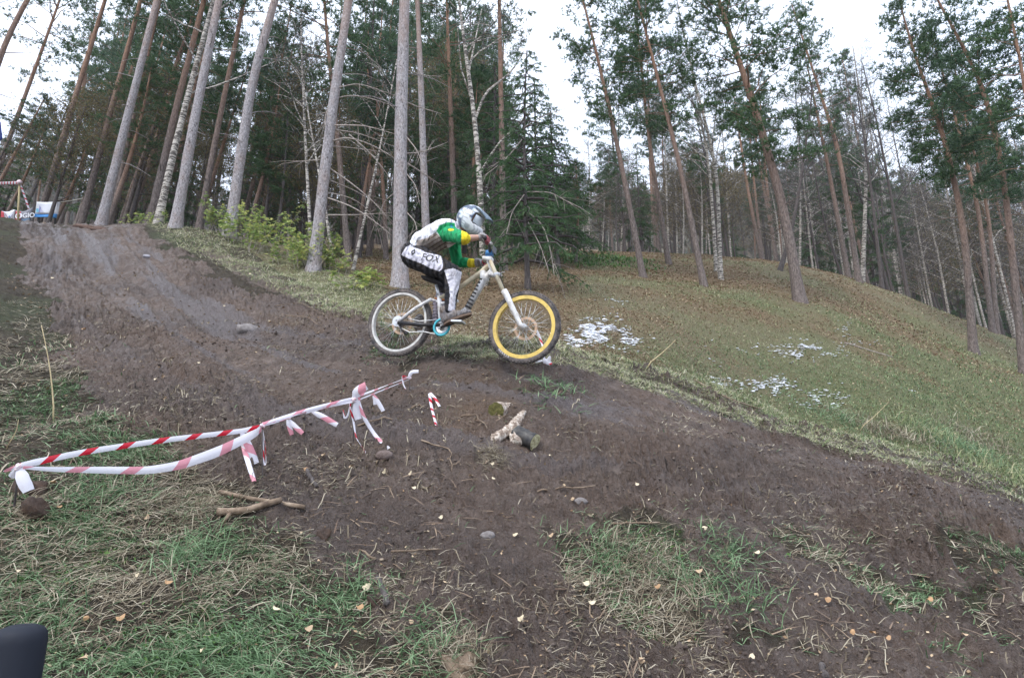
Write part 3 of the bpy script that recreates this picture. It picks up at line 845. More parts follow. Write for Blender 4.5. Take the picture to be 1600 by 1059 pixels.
# ---- dead branches of the two grey pines: one part each
def dead_branches(tree, lines):
    for pts, w, dy in lines:
        w = w * 1.4
        P = np.array([at_y(x, y, tree.location.y + dy * k / max(1, len(pts) - 1)) for k, (x, y) in enumerate(pts)])
        t = np.linspace(0, len(P) - 1, 11)
        P = np.stack([np.interp(t, np.arange(len(P)), P[:, k]) for k in range(3)], -1)
        for _ in range(2): P[1:-1] = .25 * P[:-2] + .5 * P[1:-1] + .25 * P[2:]
        mb = MB().tube(P, np.linspace(w, w * .3, 11), 5)
        rng = np.random.default_rng(int(abs(pts[0][0] * 7 + pts[0][1])))
        for k in range(7):
            q = P[rng.integers(4, 10)]
            dv = P[10] - P[0]; dv /= np.linalg.norm(dv)
            d2 = dv * .7 + rng.normal(0, .55, 3) + [0, 0, -.35]
            tt = np.linspace(0, 1, 4)[:, None]
            mb.tube(q + tt * d2 * rng.uniform(.2, .55) + [0, 0, -.1] * tt ** 2, np.linspace(w * .38, .002, 4), 3, cap=False)
        part('dead_branch', mb, M_twig, tree)
pines = [o for o in bpy.data.objects if o.get('label')]
t13 = [o for o in pines if 'long bare dead' in o['label']][0]
t14 = [o for o in pines if 'thickest pale' in o['label']][0]
dead_branches(t13, [([(524,138),(560,130),(620,150)], .012, -.4), ([(520,155),(550,148),(585,155),(620,168)], .014, .3), ([(518,196),(570,196),(618,210)], .014, -.6),
    ([(516,202),(560,208),(618,230)], .013, .5), ([(514,222),(545,213),(590,230),(620,250)], .015, -.3), ([(512,228),(560,232),(612,240)], .010, .8), ([(520,116),(570,116),(600,130)], .010, 1.0),
    ([(510,260),(548,285),(590,320),(612,350)], .014, .4), ([(508,308),(550,322),(585,345),(612,368)], .013, -.5), ([(506,336),(560,336),(612,332)], .013, .2),
    ([(505,300),(540,305),(570,320),(590,350),(600,395)], .010, .9), ([(520,155),(508,180),(508,200)], .012, -.2), ([(545,210),(575,235),(600,265),(614,285)], .011, .1), ([(512,280),(560,300),(604,330)], .010, 1.0),
    ([(528,60),(560,75),(600,110)], .010, .6), ([(500,250),(470,252),(440,256)], .010, .3)])
dead_branches(t14, [([(636,160),(655,168),(690,178)], .012, .4), ([(636,215),(652,235),(662,262)], .010, -.3), ([(636,255),(660,270),(690,290)], .012, .5), ([(634,270),(650,290),(656,320)], .009, -.2),
    ([(618,300),(600,315),(590,340)], .008, .3), ([(634,240),(660,238),(700,222)], .010, .6), ([(636,110),(660,118),(690,120)], .010, .5), ([(634,330),(648,345),(652,360)], .009, -.4)])
t22 = [o for o in pines if 'drooping spruce' in o['label']][0]
dead_branches(t22, [([(822,330),(850,350),(862,400),(866,430)], .012, -.8), ([(822,300),(800,330),(790,370)], .010, -.6), ([(824,345),(845,385),(858,425)], .009, -1.0), ([(818,215),(790,250),(752,278)], .010, -.5),
    ([(818,200),(850,180),(890,168)], .009, -.6), ([(824,300),(860,300),(895,320)], .010, -.7)])

# ---- the wood behind: copies of eight kinds
def straight(H, rng, bend=.3):
    k = int(H / .55) + 1
    z = np.linspace(0, H, k)
    return np.stack([bend * np.sin(z / H * 2.2 + rng.uniform(0, 6)) , bend * np.sin(z / H * 2 + rng.uniform(0, 6)), z], -1) * 1.0
protos = {}
def proto(kind, i):
    rng = np.random.default_rng(900 + i)
    if kind == 'pine':
        H = 15; Q = straight(H, rng); Q[:, :2] -= Q[0, :2]
        mb, V = pine_parts(Q, H, .13, [6.5, 8.2, 5.2][i % 3], [2.0, 1.8, 2.3][i % 3], 40, rng, K=8, nl=.2, nw=.034, stubs=26, sides=8)
        L = [('crown', V, [M_needle, M_needle_b, M_needle][i % 3])]; bark = [M_orange, M_orange, M_dark][i % 3]; nm = 'pine_tree'
    elif kind == 'spruce':
        H = 12; Q = straight(H, rng, .08); Q[:, :2] -= Q[0, :2]
        mb, V = spruce_parts(Q, H, .12, 1.6, 2.0, 66, rng, K=4, nl=.2, nw=.045, sides=7)
        L = [('crown', V, M_spruce)]; bark = M_dark; nm = 'spruce_tree'
    elif kind == 'larch':
        H = 13; Q = straight(H, rng); Q[:, :2] -= Q[0, :2]
        mb, V, LV = birch_parts(Q, H, .11, rng, nb=26, ntw=1500, leaf=6500, sides=7, h0=.22, tw=.016)
        L = [('crown', V, M_finetwig), ('foliage', LV, M_olive)]; bark = M_dark; nm = 'larch_tree'
    else:
        H = 12; Q = straight(H, rng, .35); Q[:, :2] -= Q[0, :2]
        mb, V, LV = birch_parts(Q, H, .075, rng, nb=18, ntw=1100, leaf=[0, 260][i % 2], sides=7, h0=.28, tw=.014)
        L = [('crown', V, M_finetwig), ('foliage', LV, M_olive)]; bark = M_birch if kind == 'birch' else M_dark; nm = 'birch_tree' if kind == 'birch' else 'bare_tree'
    me = mb.mesh('trunk')
    return nm, H, me, bark, [(a, mesh_np(a, V, tris_of(V)), m) for a, V, m in L if len(V)]
for k, i in (('pine', 0), ('pine', 1), ('pine', 2), ('spruce', 3), ('larch', 4), ('birch', 5), ('birch', 6), ('bare', 7)):
    protos[(k, i)] = proto(k, i)
LMK = [(-60, 'the left edge'), (60, 'the white board'), (157, 'the thick brown-grey pine'), (245, 'the leaning birch'), (310, 'the pale grey crest pines'), (360, 'the pale pine beside the shrubs'), (430, 'the tallest shrub'), (500, 'the pine with dead branches'), (626, 'the thickest grey pine'), (665, 'the pinkish pine'), (750, 'the forked white birch'), (822, 'the drooping spruce'), (900, 'the open gap of sky'), (985, 'the leftmost hillside pine'), (1065, 'the third hillside pine'), (1125, 'the mottled birch'), (1215, 'the big leaning pine'), (1320, 'the tall thin brown pine'), (1395, 'the dark bare leaning tree'), (1475, 'the dense dark pine'), (1510, 'the pine with orange mid trunk'), (1600, 'the right edge')]
NOUN = {'pine': 'slim pine', 'spruce': 'dark spruce', 'larch': 'faded olive-leaved tree', 'birch': 'bare white birch', 'bare': 'bare dark-stemmed tree'}
def wood_label(kind, px, d):
    q = min(LMK, key=lambda a: abs(a[0] - px)); side = 'left of' if px < q[0] - 8 else ('right of' if px > q[0] + 8 else 'behind')
    if 'edge' in q[1]: side = 'near'
    dep_ = 'close in the wood' if d < 29 else ('well inside the wood' if d < 42 else 'deep in the wood')
    return f'{NOUN[kind]} {dep_}, {side} {q[1]}'
LAB = {'pine': 'one of the slim pines crowding the shaded wood behind', 'spruce': 'one of the dark spruces filling gaps deep in the wood',
       'larch': 'one of the faded olive-leaved trees deeper in the wood', 'birch': 'one of the bare white-stemmed birches far back in the wood', 'bare': 'one of the thin bare dark-stemmed trees far back in the wood'}
GRP = {'pine': 'pines in the wood behind', 'spruce': 'spruces in the wood behind', 'larch': 'faded olive trees in the wood behind', 'birch': 'white birches in the wood behind', 'bare': 'bare dark trees in the wood behind'}
placed = []
_first = {}
def put_tree(kind, i, px, d, top_py, rng, lean=0.0):
    P = unp(px, 400, d)
    x, y = P[0], P[1]
    for q in placed:
        if math.hypot(q[0] - x, q[1] - y) < 0.9: return
    z = gz(x, y)
    topP = at_y(px, top_py, y)
    H = max(4.0, topP[2] - z)
    nm, H0, me, bark, L = protos[(kind, i)]
    s = H / H0
    placed.append((x, y))
    if (kind, i) in _first:
        c = copy_tree(_first[(kind, i)])
    else:
        c = empty(nm, (0, 0, 0), LAB[kind], 'tree', GRP[kind])
        link('trunk', me, bark, c)
        for a, m_, mt in L: link(a, m_, mt, c)
        _first[(kind, i)] = c
    c['label'] = wood_label(kind, px, d)
    w = s ** .5 * rng.uniform(.85, 1.15)
    c.location = (x, y, z - .15)
    c.scale = (w, w, s)
    c.rotation_euler = (rng.normal(0, .02), lean + rng.normal(0, .025), rng.uniform(0, 6.283) if abs(lean) < .01 else 0)
rngT = np.random.default_rng(77)
kinds_left = [('pine', 0)] * 3 + [('pine', 1)] * 3 + [('pine', 2)] * 4 + [('spruce', 3)] * 2 + [('larch', 4)] * 3 + [('birch', 5)] + [('bare', 7)]
for k in range(165):
    px = rngT.uniform(-90, 560); d = 19 + 40 * rngT.random() ** 1.2
    if px < 45 and rngT.random() < .6: continue
    kd = kinds_left[rngT.integers(len(kinds_left))]
    top = rngT.uniform(-60, 150) if kd[0] == 'pine' else rngT.uniform(80, 240)
    if 405 < px < 520: top = max(top, 130 + rngT.uniform(0, 110))
    if px < 75: top = max(top, 120 + rngT.uniform(0, 110))
    put_tree(kd[0], kd[1], px, d, top, rngT, lean=0.10 * (640 - px) / 400 if d < 40 else 0)
for k in range(110):
    px = rngT.uniform(520, 905); d = rngT.uniform(21, 60)
    kd = kinds_left[rngT.integers(len(kinds_left))]
    top = rngT.uniform(-60, 160)
    if px > 790: top = rngT.uniform(250, 320)
    elif kd[0] != 'pine': top = rngT.uniform(60, 240)
    put_tree(kd[0], kd[1], px, d, top, rngT)
kinds_right = [('birch', 5)] * 4 + [('birch', 6)] * 5 + [('bare', 7)] * 6 + [('pine', 1)] * 3 + [('pine', 2)] + [('larch', 4)] * 1
for k in range(140):
    px = rngT.uniform(905, 1690); d = rngT.uniform(29, 62)
    kd = kinds_right[rngT.integers(len(kinds_right))]
    top = rngT.uniform(205, 320) + max(0, px - 1300) * .15
    if rngT.random() < .28 and px > 950: top -= 130
    if kd[0] == 'pine': top = rngT.uniform(60, 240)
    put_tree(kd[0], kd[1], px, d, top, rngT, lean=-.08 * (px - 800) / 700)

for k in range(46):
    px = rngT.uniform(860, 1650); d = rngT.uniform(34, 64)
    kd = [('pine', 2), ('pine', 1), ('spruce', 3), ('larch', 4)][rngT.integers(4)]
    put_tree(kd[0], kd[1], px, d, rngT.uniform(225, 310) + max(0, px - 1300) * .2, rngT)

# ---- distant wooded hill
HILL = [(-500,150),(-200,190),(0,250),(60,285),(150,325),(400,345),(800,340),(950,325),(1100,300),(1280,268),(1380,300),(1480,330),(1600,375),(1800,420),(2100,480)]
hx = np.linspace(-500, 2100, 140)
hy = np.interp(hx, [p[0] for p in HILL], [p[1] for p in HILL])
rows = []
for d, f in ((70, 1.0), (95, .72), (125, .42), (160, .14), (190, 0.0), (230, .25), (300, 1.2)):
    P = np.array([unp(x, y, d) for x, y in zip(hx, hy)])
    low = np.array([unp(x, 640, d)[2] for x in hx])
    P[:, 2] = P[:, 2] * (1 - f) + low * f + fbm(P[:, 0] * .05, P[:, 1] * .05, 3) * 4
    rows.append(P)
HV = np.concatenate(rows); nH = len(hx)
i, j = np.meshgrid(np.arange(len(rows) - 1), np.arange(nH - 1), indexing='ij')
HF = np.stack([i * nH + j, i * nH + j + 1, (i + 1) * nH + j + 1, (i + 1) * nH + j], -1).reshape(-1, 4)
def hillm(t, b):
    n = noise(t, coords(t), .12, 6, .7)
    t.links.new(ramp(t, n, [(.3, (.045, .05, .03)), (.55, (.10, .085, .055)), (.8, (.17, .14, .09))]), b.inputs['Base Color'])
tag(link('hills', mesh_np('hills', HV, HF, True), nmat('hill_ground', hillm, rough=.95)), kind='structure')
u = RNG.random(5200); v = RNG.random(5200)
rr_ = np.array(rows)
fi = v * (len(rows) - 3); i0 = fi.astype(int); fj = u * (nH - 1.001); j0 = fj.astype(int); a = (fi - i0)[:, None]; b_ = (fj - j0)[:, None]
base = (rr_[i0, j0] * (1 - b_) + rr_[i0, j0 + 1] * b_) * (1 - a) + (rr_[i0 + 1, j0] * (1 - b_) + rr_[i0 + 1, j0 + 1] * b_) * a
hgt = RNG.uniform(5, 9.5, 5200)
cc = np.repeat(base, 16, 0); tt = RNG.random((len(cc), 1)); hh = np.repeat(hgt, 16)[:, None]
cc = cc + RNG.normal(0, 1, (len(cc), 3)) * [1.1, 1.1, .2] * (1.15 - tt) + np.concatenate([tt * 0, tt * 0, tt * hh], 1)
FV = needles(cc, np.tile([0, 0, 1.0], (len(cc), 1)), 1, 2.2, 1.0, .6)
M_farwood = foliage_mat('far_wood', [(0.25, (0.035, 0.046, 0.026)), (0.5, (0.085, 0.075, 0.05)), (0.75, (0.15, 0.12, 0.085))], 0.1, 0.08, 0.4)
tag(link('far_woods', mesh_np('far_woods', FV, tris_of(FV)), M_farwood), 'grey-brown wood covering the distant hill', 'woods', kind='stuff')
print('PLACED', len(placed))
# ================================================================ bicycle
PR = unp(624.5, 503.5, 5.98); PF = unp(819.0, 511.0, 5.58)
BU = (PF - PR) / np.linalg.norm(PF - PR)
BW = np.cross(BU, [0, 0, 1.0]); BW /= np.linalg.norm(BW)
if BW @ (C0 - PR) < 0: BW = -BW
BV = np.cross(BW, BU)
if BV[2] < 0: BV = -BV
def bp(px, py, w=0.0):
    r = ray(px, py)
    t = (w + (PR - C0) @ BW) / (r @ BW)
    return C0 + t * r

M_tyre = nmat('tyre_rubber', lambda t, b: t.links.new(ramp(t, noise(t, coords(t), 16, 5), [(.35, (.060, .056, .056)), (.65, (.19, .16, .145))]), b.inputs['Base Color']), rough=.85)
M_yellow = flat('yellow_rim_paint', (.76, .54, .13), .4, dirt=.3, dscale=30)
M_wrim = flat('pale_rim_alloy', (.66, .64, .60), .4, dirt=.35, dscale=30)
M_white = flat('white_frame_paint', (.80, .80, .81), .35, dirt=.55, dirtcol=(.30, .24, .17), dscale=22)
M_tan = flat('muddied_gold_paint', (.62, .54, .38), .4, dirt=.6, dirtcol=(.34, .25, .16), dscale=20)
M_black = flat('black_parts', (.022, .022, .025), .5, dirt=.25, dscale=18)
M_steel = flat('spoke_steel', (.62, .62, .62), .35, metal=.6)
M_rotor = flat('tan_disc_plate', (.62, .42, .28), .4, metal=.2, dirt=.3)
M_teal = flat('teal_anodised', (.06, .42, .50), .35)
M_red = flat('red_plastic', (.48, .04, .05), .45)
M_blue = flat('blue_plastic', (.08, .24, .52), .45)
M_mudb = flat('caked_mud', (.16, .11, .08), .9)

bike = empty('mountain_bike', tuple(PR + (PF - PR) * .5 - BV * .33), 'white downhill bicycle with a yellow front rim in mid jump over the dirt mound', 'bicycle')

def annulus(mb, r0, r1, z0, z1, n=64, mi=0):
    """ring with rectangular section in local xy plane"""
    a = np.arange(n) * 2 * math.pi / n
    V = []
    for r, z in ((r0, z0), (r1, z0), (r1, z1), (r0, z1)):
        V.append(np.stack([r * np.cos(a), r * np.sin(a), np.full(n, z)], 1))
    F = []
    for k in range(4):
        k2 = (k + 1) % 4
        for q in range(n):
            q2 = (q + 1) % n
            F.append((k * n + q, k * n + q2, k2 * n + q2, k2 * n + q))
    mb.add(np.concatenate(V), F, mi)

def wheel(hub, rimmat, front):
    w = bpy.data.objects.new('wheel', None); COL.objects.link(w); w.parent = bike
    M = Matrix(((BU[0], BV[0], BW[0], 0), (BU[1], BV[1], BW[1], 0), (BU[2], BV[2], BW[2], 0), (0, 0, 0, 1)))
    w.matrix_parent_inverse = Matrix.Identity(4)
    w.matrix_local = Matrix.Translation(Vector(hub) - bike.location) @ M
    w['label'] = 'front wheel with yellow rim' if front else 'rear wheel with pale rim'
    R, r = 0.3005, 0.0250
    mb = MB()
    nu, nv = 88, 14
    u = np.arange(nu) * 2 * math.pi / nu; v = np.arange(nv) * 2 * math.pi / nv
    uu, vv = np.meshgrid(u, v, indexing='ij')
    rr = r * (1 + .06 * np.cos(vv) ** 8)
    V = np.stack([(R + rr * np.cos(vv)) * np.cos(uu), (R + rr * np.cos(vv)) * np.sin(uu), rr * np.sin(vv)], -1).reshape(-1, 3)
    F = [(i * nv + j, ((i + 1) % nu) * nv + j, ((i + 1) % nu) * nv + (j + 1) % nv, i * nv + (j + 1) % nv) for i in range(nu) for j in range(nv)]
    mb.add(V, F)
    for k in range(66):   # tread blocks
        a = k * 2 * math.pi / 66
        for s, (lat, off) in enumerate(((-.019, 0), (-.006, .5), (.006, 0), (.019, .5))):
            b_ = a + off * 2 * math.pi / 66
            tilt = lat / r
            c = np.array([(R + r * math.cos(tilt * 1.05) + .001) * math.cos(b_), (R + r * math.cos(tilt * 1.05) + .001) * math.sin(b_), lat * 1.15])
            rad = np.array([math.cos(b_) * math.cos(tilt), math.sin(b_) * math.cos(tilt), math.sin(tilt)]); tan = np.array([-math.sin(b_), math.cos(b_), 0])
            mb.box(c, .009, .014, .009, np.stack([rad, tan, np.cross(rad, tan)], 1))
    link('tyre', mb.mesh('tyre', False), M_tyre, w)
    mb = MB(); annulus(mb, .252 if front else .264, .284, -.021, .021, 72)
    link('rim', mb.mesh('rim', False), rimmat, w)
    mb = MB(); mb.tube([(0, 0, -.055), (0, 0, -.04), (0, 0, -.038), (0, 0, .038), (0, 0, .04), (0, 0, .055)], [.012, .012, .028, .028, .012, .012], 16)
    link('hub', mb.mesh('hub'), M_steel, w)
    mb = MB(); mb.tube([(.027, 0, 0), (.25, 0, 0)], [.0016, .0016], 5)
    sm = mb.mesh('spoke')
    sm.materials.append(M_steel)
    for k in range(32):
        o = bpy.data.objects.new('spoke', sm); COL.objects.link(o); o.parent = w
        side = .03 if k % 2 else -.03
        a = k * 2 * math.pi / 32
        d = Vector((.25 * math.cos(a) - .027 * math.cos(a + 1.2 * (1 if k % 4 < 2 else -1)), .25 * math.sin(a) - .027 * math.sin(a + 1.2 * (1 if k % 4 < 2 else -1)), -side))
        o.location = (.027 * math.cos(a + 1.2 * (1 if k % 4 < 2 else -1)), .027 * math.sin(a + 1.2 * (1 if k % 4 < 2 else -1)), side)
        q = d.to_track_quat('X', 'Z'); o.rotation_mode = 'QUATERNION'; o.rotation_quaternion = q
        o.location = Vector(o.location) - q @ Vector((.027, 0, 0)) * 1.0
    mb = MB(); n = 48
    annulus(mb, .082, .106, -.051, -.048, n)
    for k in range(8):
        a = k * math.pi / 4
        p0 = np.array([.03 * math.cos(a), .03 * math.sin(a), -.0495]); p1 = np.array([.08 * math.cos(a + .5), .08 * math.sin(a + .5), -.0495])
        mb.tube([p0, p1], [.006, .006], 4)
    annulus(mb, .018, .036, -.051, -.048, 24)
    link('disc_rotor', mb.mesh('disc_rotor', False), M_rotor, w)
    if not front:
        mb = MB()
        for k in range(5):
            annulus(mb, .012, .052 - k * .007, .042 + k * .004, .044 + k * .004, 30)
        link('cassette', mb.mesh('cassette', False), M_steel, w)
    else:
        # white maker's lettering on the tyre wall
        txt = 'MAXXIS'
        for gi, ch in enumerate(txt):
            cu = bpy.data.curves.new('lettering', 'FONT'); cu.body = ch; cu.size = .024; cu.extrude = .0006; cu.align_x = 'CENTER'
            o = bpy.data.objects.new('t', cu); COL.objects.link(o)
            lm = bpy.data.meshes.new_from_object(o.evaluated_get(bpy.context.evaluated_depsgraph_get()))
            bpy.data.objects.remove(o); lm = lm.copy(); lm.materials.clear(); lm.name = 'lettering'
            o = link('lettering', lm, M_white, w)
            a = math.radians(228 + gi * 4.2)
            rr2 = R + .000
            o.location = (rr2 * math.cos(a), rr2 * math.sin(a), .0252)
            o.rotation_euler = (0, 0, a + math.pi / 2)
    return w
wheel(PR, M_wrim, False)
wheel(PF, M_yellow, True)

def bt(name, pts, rad, mat, sides=12, n=8, label=None, flatz=None):
    P = np.array([bp(*p) for p in pts])
    if len(P) > 2 and n:
        t = np.linspace(0, len(P) - 1, n * (len(P) - 1) + 1)
        rad = np.interp(t, np.arange(len(P)), np.broadcast_to(rad, (len(P),)))
        P = np.stack([np.interp(t, np.arange(len(pts)), P[:, k]) for k in range(3)], -1)
        for _ in range(2): P[1:-1] = .25 * P[:-2] + .5 * P[1:-1] + .25 * P[2:]
    mb = MB().tube(P, rad, sides)
    return part(name, mb, mat, bike, label=label)

BB = (689, 511)
fr = MB()
def ft(mb, pts, rad, sides=12):
    mb.tube(np.array([bp(*p) for p in pts]), np.broadcast_to(rad, (len(pts),)), sides)
# main frame: head tube, top tube, down tube, seat tube, gusset
ft(fr, [(763, 403, 0), (772, 430, 0)], .027)
ft(fr, [(730, 483, 0), (757, 436, 0), (768, 424, 0)], [.029, .031, .028])
ft(fr, [(692, 513, 0), (730, 483, 0)], [.03, .029])
ft(fr, [(754, 424, 0), (756, 434, 0), (760, 440, 0)], [.030, .036, .030])
ft(fr, [(690, 514, 0), (687, 478, 0), (686, 462, 0)], [.024, .021, .019])
ft(fr, [(689, 511, -.045), (689, 511, .045)], .027, 14)
frame = part('frame', fr, M_white, bike)
mb = MB(); ft(mb, [(686, 466, 0), (713, 453, 0), (751, 426, 0), (764, 414, 0)], [.018, .021, .023, .022]); part('top_tube', mb, M_tan, bike)
mb = MB()
for k in range(9):                          # dark bars along the down tube
    f = k / 8; a = bp(731 + 23 * f, 481 - 42 * f, 0); b_ = bp(732.3 + 23 * f, 478.6 - 42 * f, 0)
    mb.tube([a, b_], [.0318, .0318], 12)
part('down_tube_stripes', mb, M_black, bike)
for s in (-1, 1):
    mb = MB(); ft(mb, [(622, 503, s * .068), (650, 481, s * .06), (674, 467, s * .045)], [.016, .017, .014]); part('seat_stay', mb, M_white, bike)
    mb = MB(); ft(mb, [(622, 504, s * .068), (655, 507, s * .06), (688, 508, s * .045)], [.018, .016, .018]); part('chain_stay', mb, M_black, bike)
# rear shock with orange ring
mb = MB(); ft(mb, [(673, 468, -.0), (690, 474, 0), (716, 470, 0)], [.016, .014, .012]); part('shock_link', mb, M_white, bike)
mb = MB()
A, B_ = bp(679, 470, .0), bp(682, 503, .0)
th = np.linspace(0, 2 * math.pi * 7, 90)
ax = (B_ - A); e1 = np.cross(ax, BW); e1 /= np.linalg.norm(e1)
mb.tube(np.array([A + ax * t / th[-1] + .026 * (math.cos(t) * e1 + math.sin(t) * BW) for t in th]), np.full(90, .0045), 5)
mb.tube([A, B_], [.016, .016], 10); part('rear_shock', mb, flat('grey_shock', (.33, .29, .34), .5, dirt=.5), bike)
# fork
for s in (-1, 1):
    mb = MB(); ft(mb, [(764.5, 403, s * .066), (776, 432, s * .066), (790, 461, s * .066)], .0185); part('fork_stanchion', mb, M_tan, bike)
    mb = MB(); ft(mb, [(787.5, 454, s * .068), (792, 462, s * .068), (803, 486, s * .068), (813, 508, s * .066), (819, 513, s * .062)], [.029, .028, .024, .021, .017]); part('fork_leg', mb, M_white, bike)
for y, n_ in ((405, 0), (429, 1)):
    mb = MB()
    x = 765.3 if n_ == 0 else 774.5
    ft(mb, [(x, y, -.085), (x - 2 - n_ * 2, y + 1, 0), (x, y, .085)], .021, 10)
    mb.box(bp(x - 3, y, 0), .09, .06, .035, np.stack([BU, BW, BV], 1)); part('fork_crown', mb, M_white, bike)
mb = MB(); ft(mb, [(784, 431, .066), (779, 427, .07)], .010); ft(mb, [(776, 428, .07), (788, 425, .09)], .004); part('brake_hose_clip', mb, M_white, bike)
mb = MB(); ft(mb, [(768, 400, .02), (783, 418, .09), (782, 432, .085), (790, 455, .088), (812, 497, -.07)], .0032, 6); part('brake_hose', mb, M_black, bike)
# steering: stem, bar, grips, levers
mb = MB(); ft(mb, [(763, 404, 0), (762, 396, 0)], .024); mb.box(bp(765, 396, 0), .06, .055, .045, np.stack([BU, BW, BV], 1)); part('stem', mb, M_blue, bike)
Bn, Bc, Bf = bp(757, 371, .355), bp(766, 394, 0), bp(750, 413, -.355)
Bn2, Bf2 = bp(764.5, 384, .12), bp(763, 405, -.12)
hb = MB(); t = np.linspace(0, 1, 5)
hb.tube([Bn, Bn * .5 + Bn2 * .5, Bn2, Bc + (Bn2 - Bc) * .4, Bc, Bc + (Bf2 - Bc) * .4, Bf2, Bf * .5 + Bf2 * .5, Bf], [.012, .012, .012, .016, .016, .016, .012, .012, .012], 10)
part('handlebar', hb, M_black, bike)
for E, I in ((Bn, Bn2), (Bf, Bf2)):
    d = (I - E); d /= np.linalg.norm(d)
    part('grip', MB().tube([E - d * .005, E + d * .01, E + d * .12, E + d * .13], [.019, .0165, .0165, .019], 12), M_black, bike)
    part('lock_ring', MB().tube([E + d * .13, E + d * .145], [.018, .018], 12), M_red, bike)
    k = E + d * .16
    part('brake_lever', MB().tube([k, k + BU * .045 - BV * .01, k + BU * .055 - d * .06 - BV * .02, k + BU * .05 - d * .12 - BV * .025], [.011, .009, .005, .004], 6), M_steel, bike)
# small front plate clipped to the bar
mb = MB(); mb.box(bp(765.5, 391, 0) + BU * .045, .006, .09, .06, np.stack([BU, BW, BV], 1)); part('front_plate', mb, flat('grey_plate', (.13, .14, .15), .5, dirt=.4), bike, smooth=False)
# saddle and post
mb = MB(); ft(mb, [(686, 466, 0), (681.5, 445, 0)], .0145); part('seat_post', mb, M_steel, bike)
mb = MB()
for k, (x, y, wd, th_) in enumerate([(661, 434, .065, .02), (666, 435, .07, .024), (674, 438.5, .05, .022), (683, 441.5, .025, .018), (689, 444, .017, .014), (691, 446, .008, .008)]):
    pass
SP_ = [(661, 434, .05, .012), (663, 434.6, .066, .02), (668, 436, .066, .024), (675, 439, .045, .022), (683, 441.5, .024, .018), (689, 444, .018, .014), (691.5, 446, .006, .006)]
a = np.arange(12) * 2 * math.pi / 12; V = []
for x, y, wd, th_ in SP_:
    V.append(bp(x, y, 0) + np.outer(np.cos(a) * wd, BW) + np.outer(np.sin(a) * th_, BV))
F = [(i * 12 + j, i * 12 + (j + 1) % 12, (i + 1) * 12 + (j + 1) % 12, (i + 1) * 12 + j) for i in range(6) for j in range(12)]
mb.add(np.concatenate(V), F); part('saddle', mb, M_black, bike)
# drivetrain
cm = MB(); ft(cm, [(689, 511, -.085), (689, 511, .085)], .012, 12); part('crank_axle', cm, M_steel, bike)
def ring_at(c, r0, r1, th_, n=40):
    mb = MB(); annulus(mb, r0, r1, -th_ / 2, th_ / 2, n)
    mb.V[0] = c + mb.V[0][:, :1] * BU + mb.V[0][:, 1:2] * BV + mb.V[0][:, 2:] * BW
    return mb
part('chain_guide_ring', ring_at(bp(690, 511, .062), .064, .084, .008), M_teal, bike)
part('chainring', ring_at(bp(690, 511, .052), .03, .072, .003), M_steel, bike)
mb = MB()
for (x, y, w) in ((0, 0, 0),):
    ch = [(690, 499, .05), (655, 501.5, .05), (628, 496, .05), (620, 499, .05), (618.5, 504, .05), (622, 510, .05), (640, 519, .05), (662, 518, .05), (690, 524, .05), (698, 519, .05), (701, 511, .05), (697, 502, .05), (690, 499, .05)]
    ft(mb, ch, .0045, 5)
part('chain', mb, M_steel, bike)
mb = MB(); ft(mb, [(624, 506, .05), (628, 516, .055), (634, 521, .055)], .009, 6); mb2 = ring_at(bp(634, 520, .055), .0, .02, .01, 16)
mb.add(mb2.V[0], mb2.F); part('derailleur', mb, M_black, bike)
for s, (x, y) in ((1, (716, 503)), (-1, (663, 519))):
    mb = MB(); ft(mb, [(689, 511, s * .085), (x, y, s * .10)], [.014, .011], 8); part('crank_arm', mb, M_black, bike)
    mb = MB(); mb.box(bp(x, y, s * .155), .10, .10, .016, np.stack([BU, BW, BV], 1))
    for k in (-1, 0, 1):
        mb.tube([bp(x, y, s * .155) + BU * .04 * k + BV * .008, bp(x, y, s * .155) + BU * .04 * k + BV * .014], [.003, .002], 5)
    part('pedal', mb, M_steel, bike, smooth=False)

# ================================================================ rider
def remesh_union(name, shapes, voxel, smooth=6, fac=.5):
    mb = MB()
    for s in shapes:
        if len(s) == 2:      # ellipsoid: centre, 3x3 axes (columns scaled)
            c, A3 = s
            nu, nv = 14, 9
            V = []
            for i in range(nv + 1):
                ph = math.pi * i / nv
                for j in range(nu):
                    th = 2 * math.pi * j / nu
                    V.append([math.sin(ph) * math.cos(th), math.sin(ph) * math.sin(th), math.cos(ph)])
            V = np.array(V) @ np.asarray(A3).T + c
            F = [(i * nu + j, i * nu + (j + 1) % nu, (i + 1) * nu + (j + 1) % nu, (i + 1) * nu + j) for i in range(nv) for j in range(nu)]
            mb.add(V, F)
        else:
            p, q, r1, r2 = s
            p, q = np.array(p), np.array(q); d = q - p; L = np.linalg.norm(d); d = d / (L + 1e-9)
            a = np.linspace(-math.pi / 2, 0, 5); b_ = np.linspace(0, math.pi / 2, 5)
            P = [p + d * r1 * math.sin(x) for x in a] + [q + d * r2 * math.sin(x) for x in b_]
            R = [max(r1 * math.cos(x), 1e-4) for x in a] + [max(r2 * math.cos(x), 1e-4) for x in b_]
            mb.tube(P, R, 14)
    me = mb.mesh(name + '_src')
    o = bpy.data.objects.new('tmp', me); COL.objects.link(o)
    m = o.modifiers.new('r', 'REMESH'); m.mode = 'VOXEL'; m.voxel_size = voxel
    m2 = o.modifiers.new('s', 'SMOOTH'); m2.iterations = smooth; m2.factor = fac
    dg = bpy.context.evaluated_depsgraph_get()
    out = bpy.data.meshes.new_from_object(o.evaluated_get(dg))
    bpy.data.objects.remove(o); bpy.data.meshes.remove(me)
    out.name = name
    out.polygons.foreach_set('use_smooth', [True] * len(out.polygons))
    return out

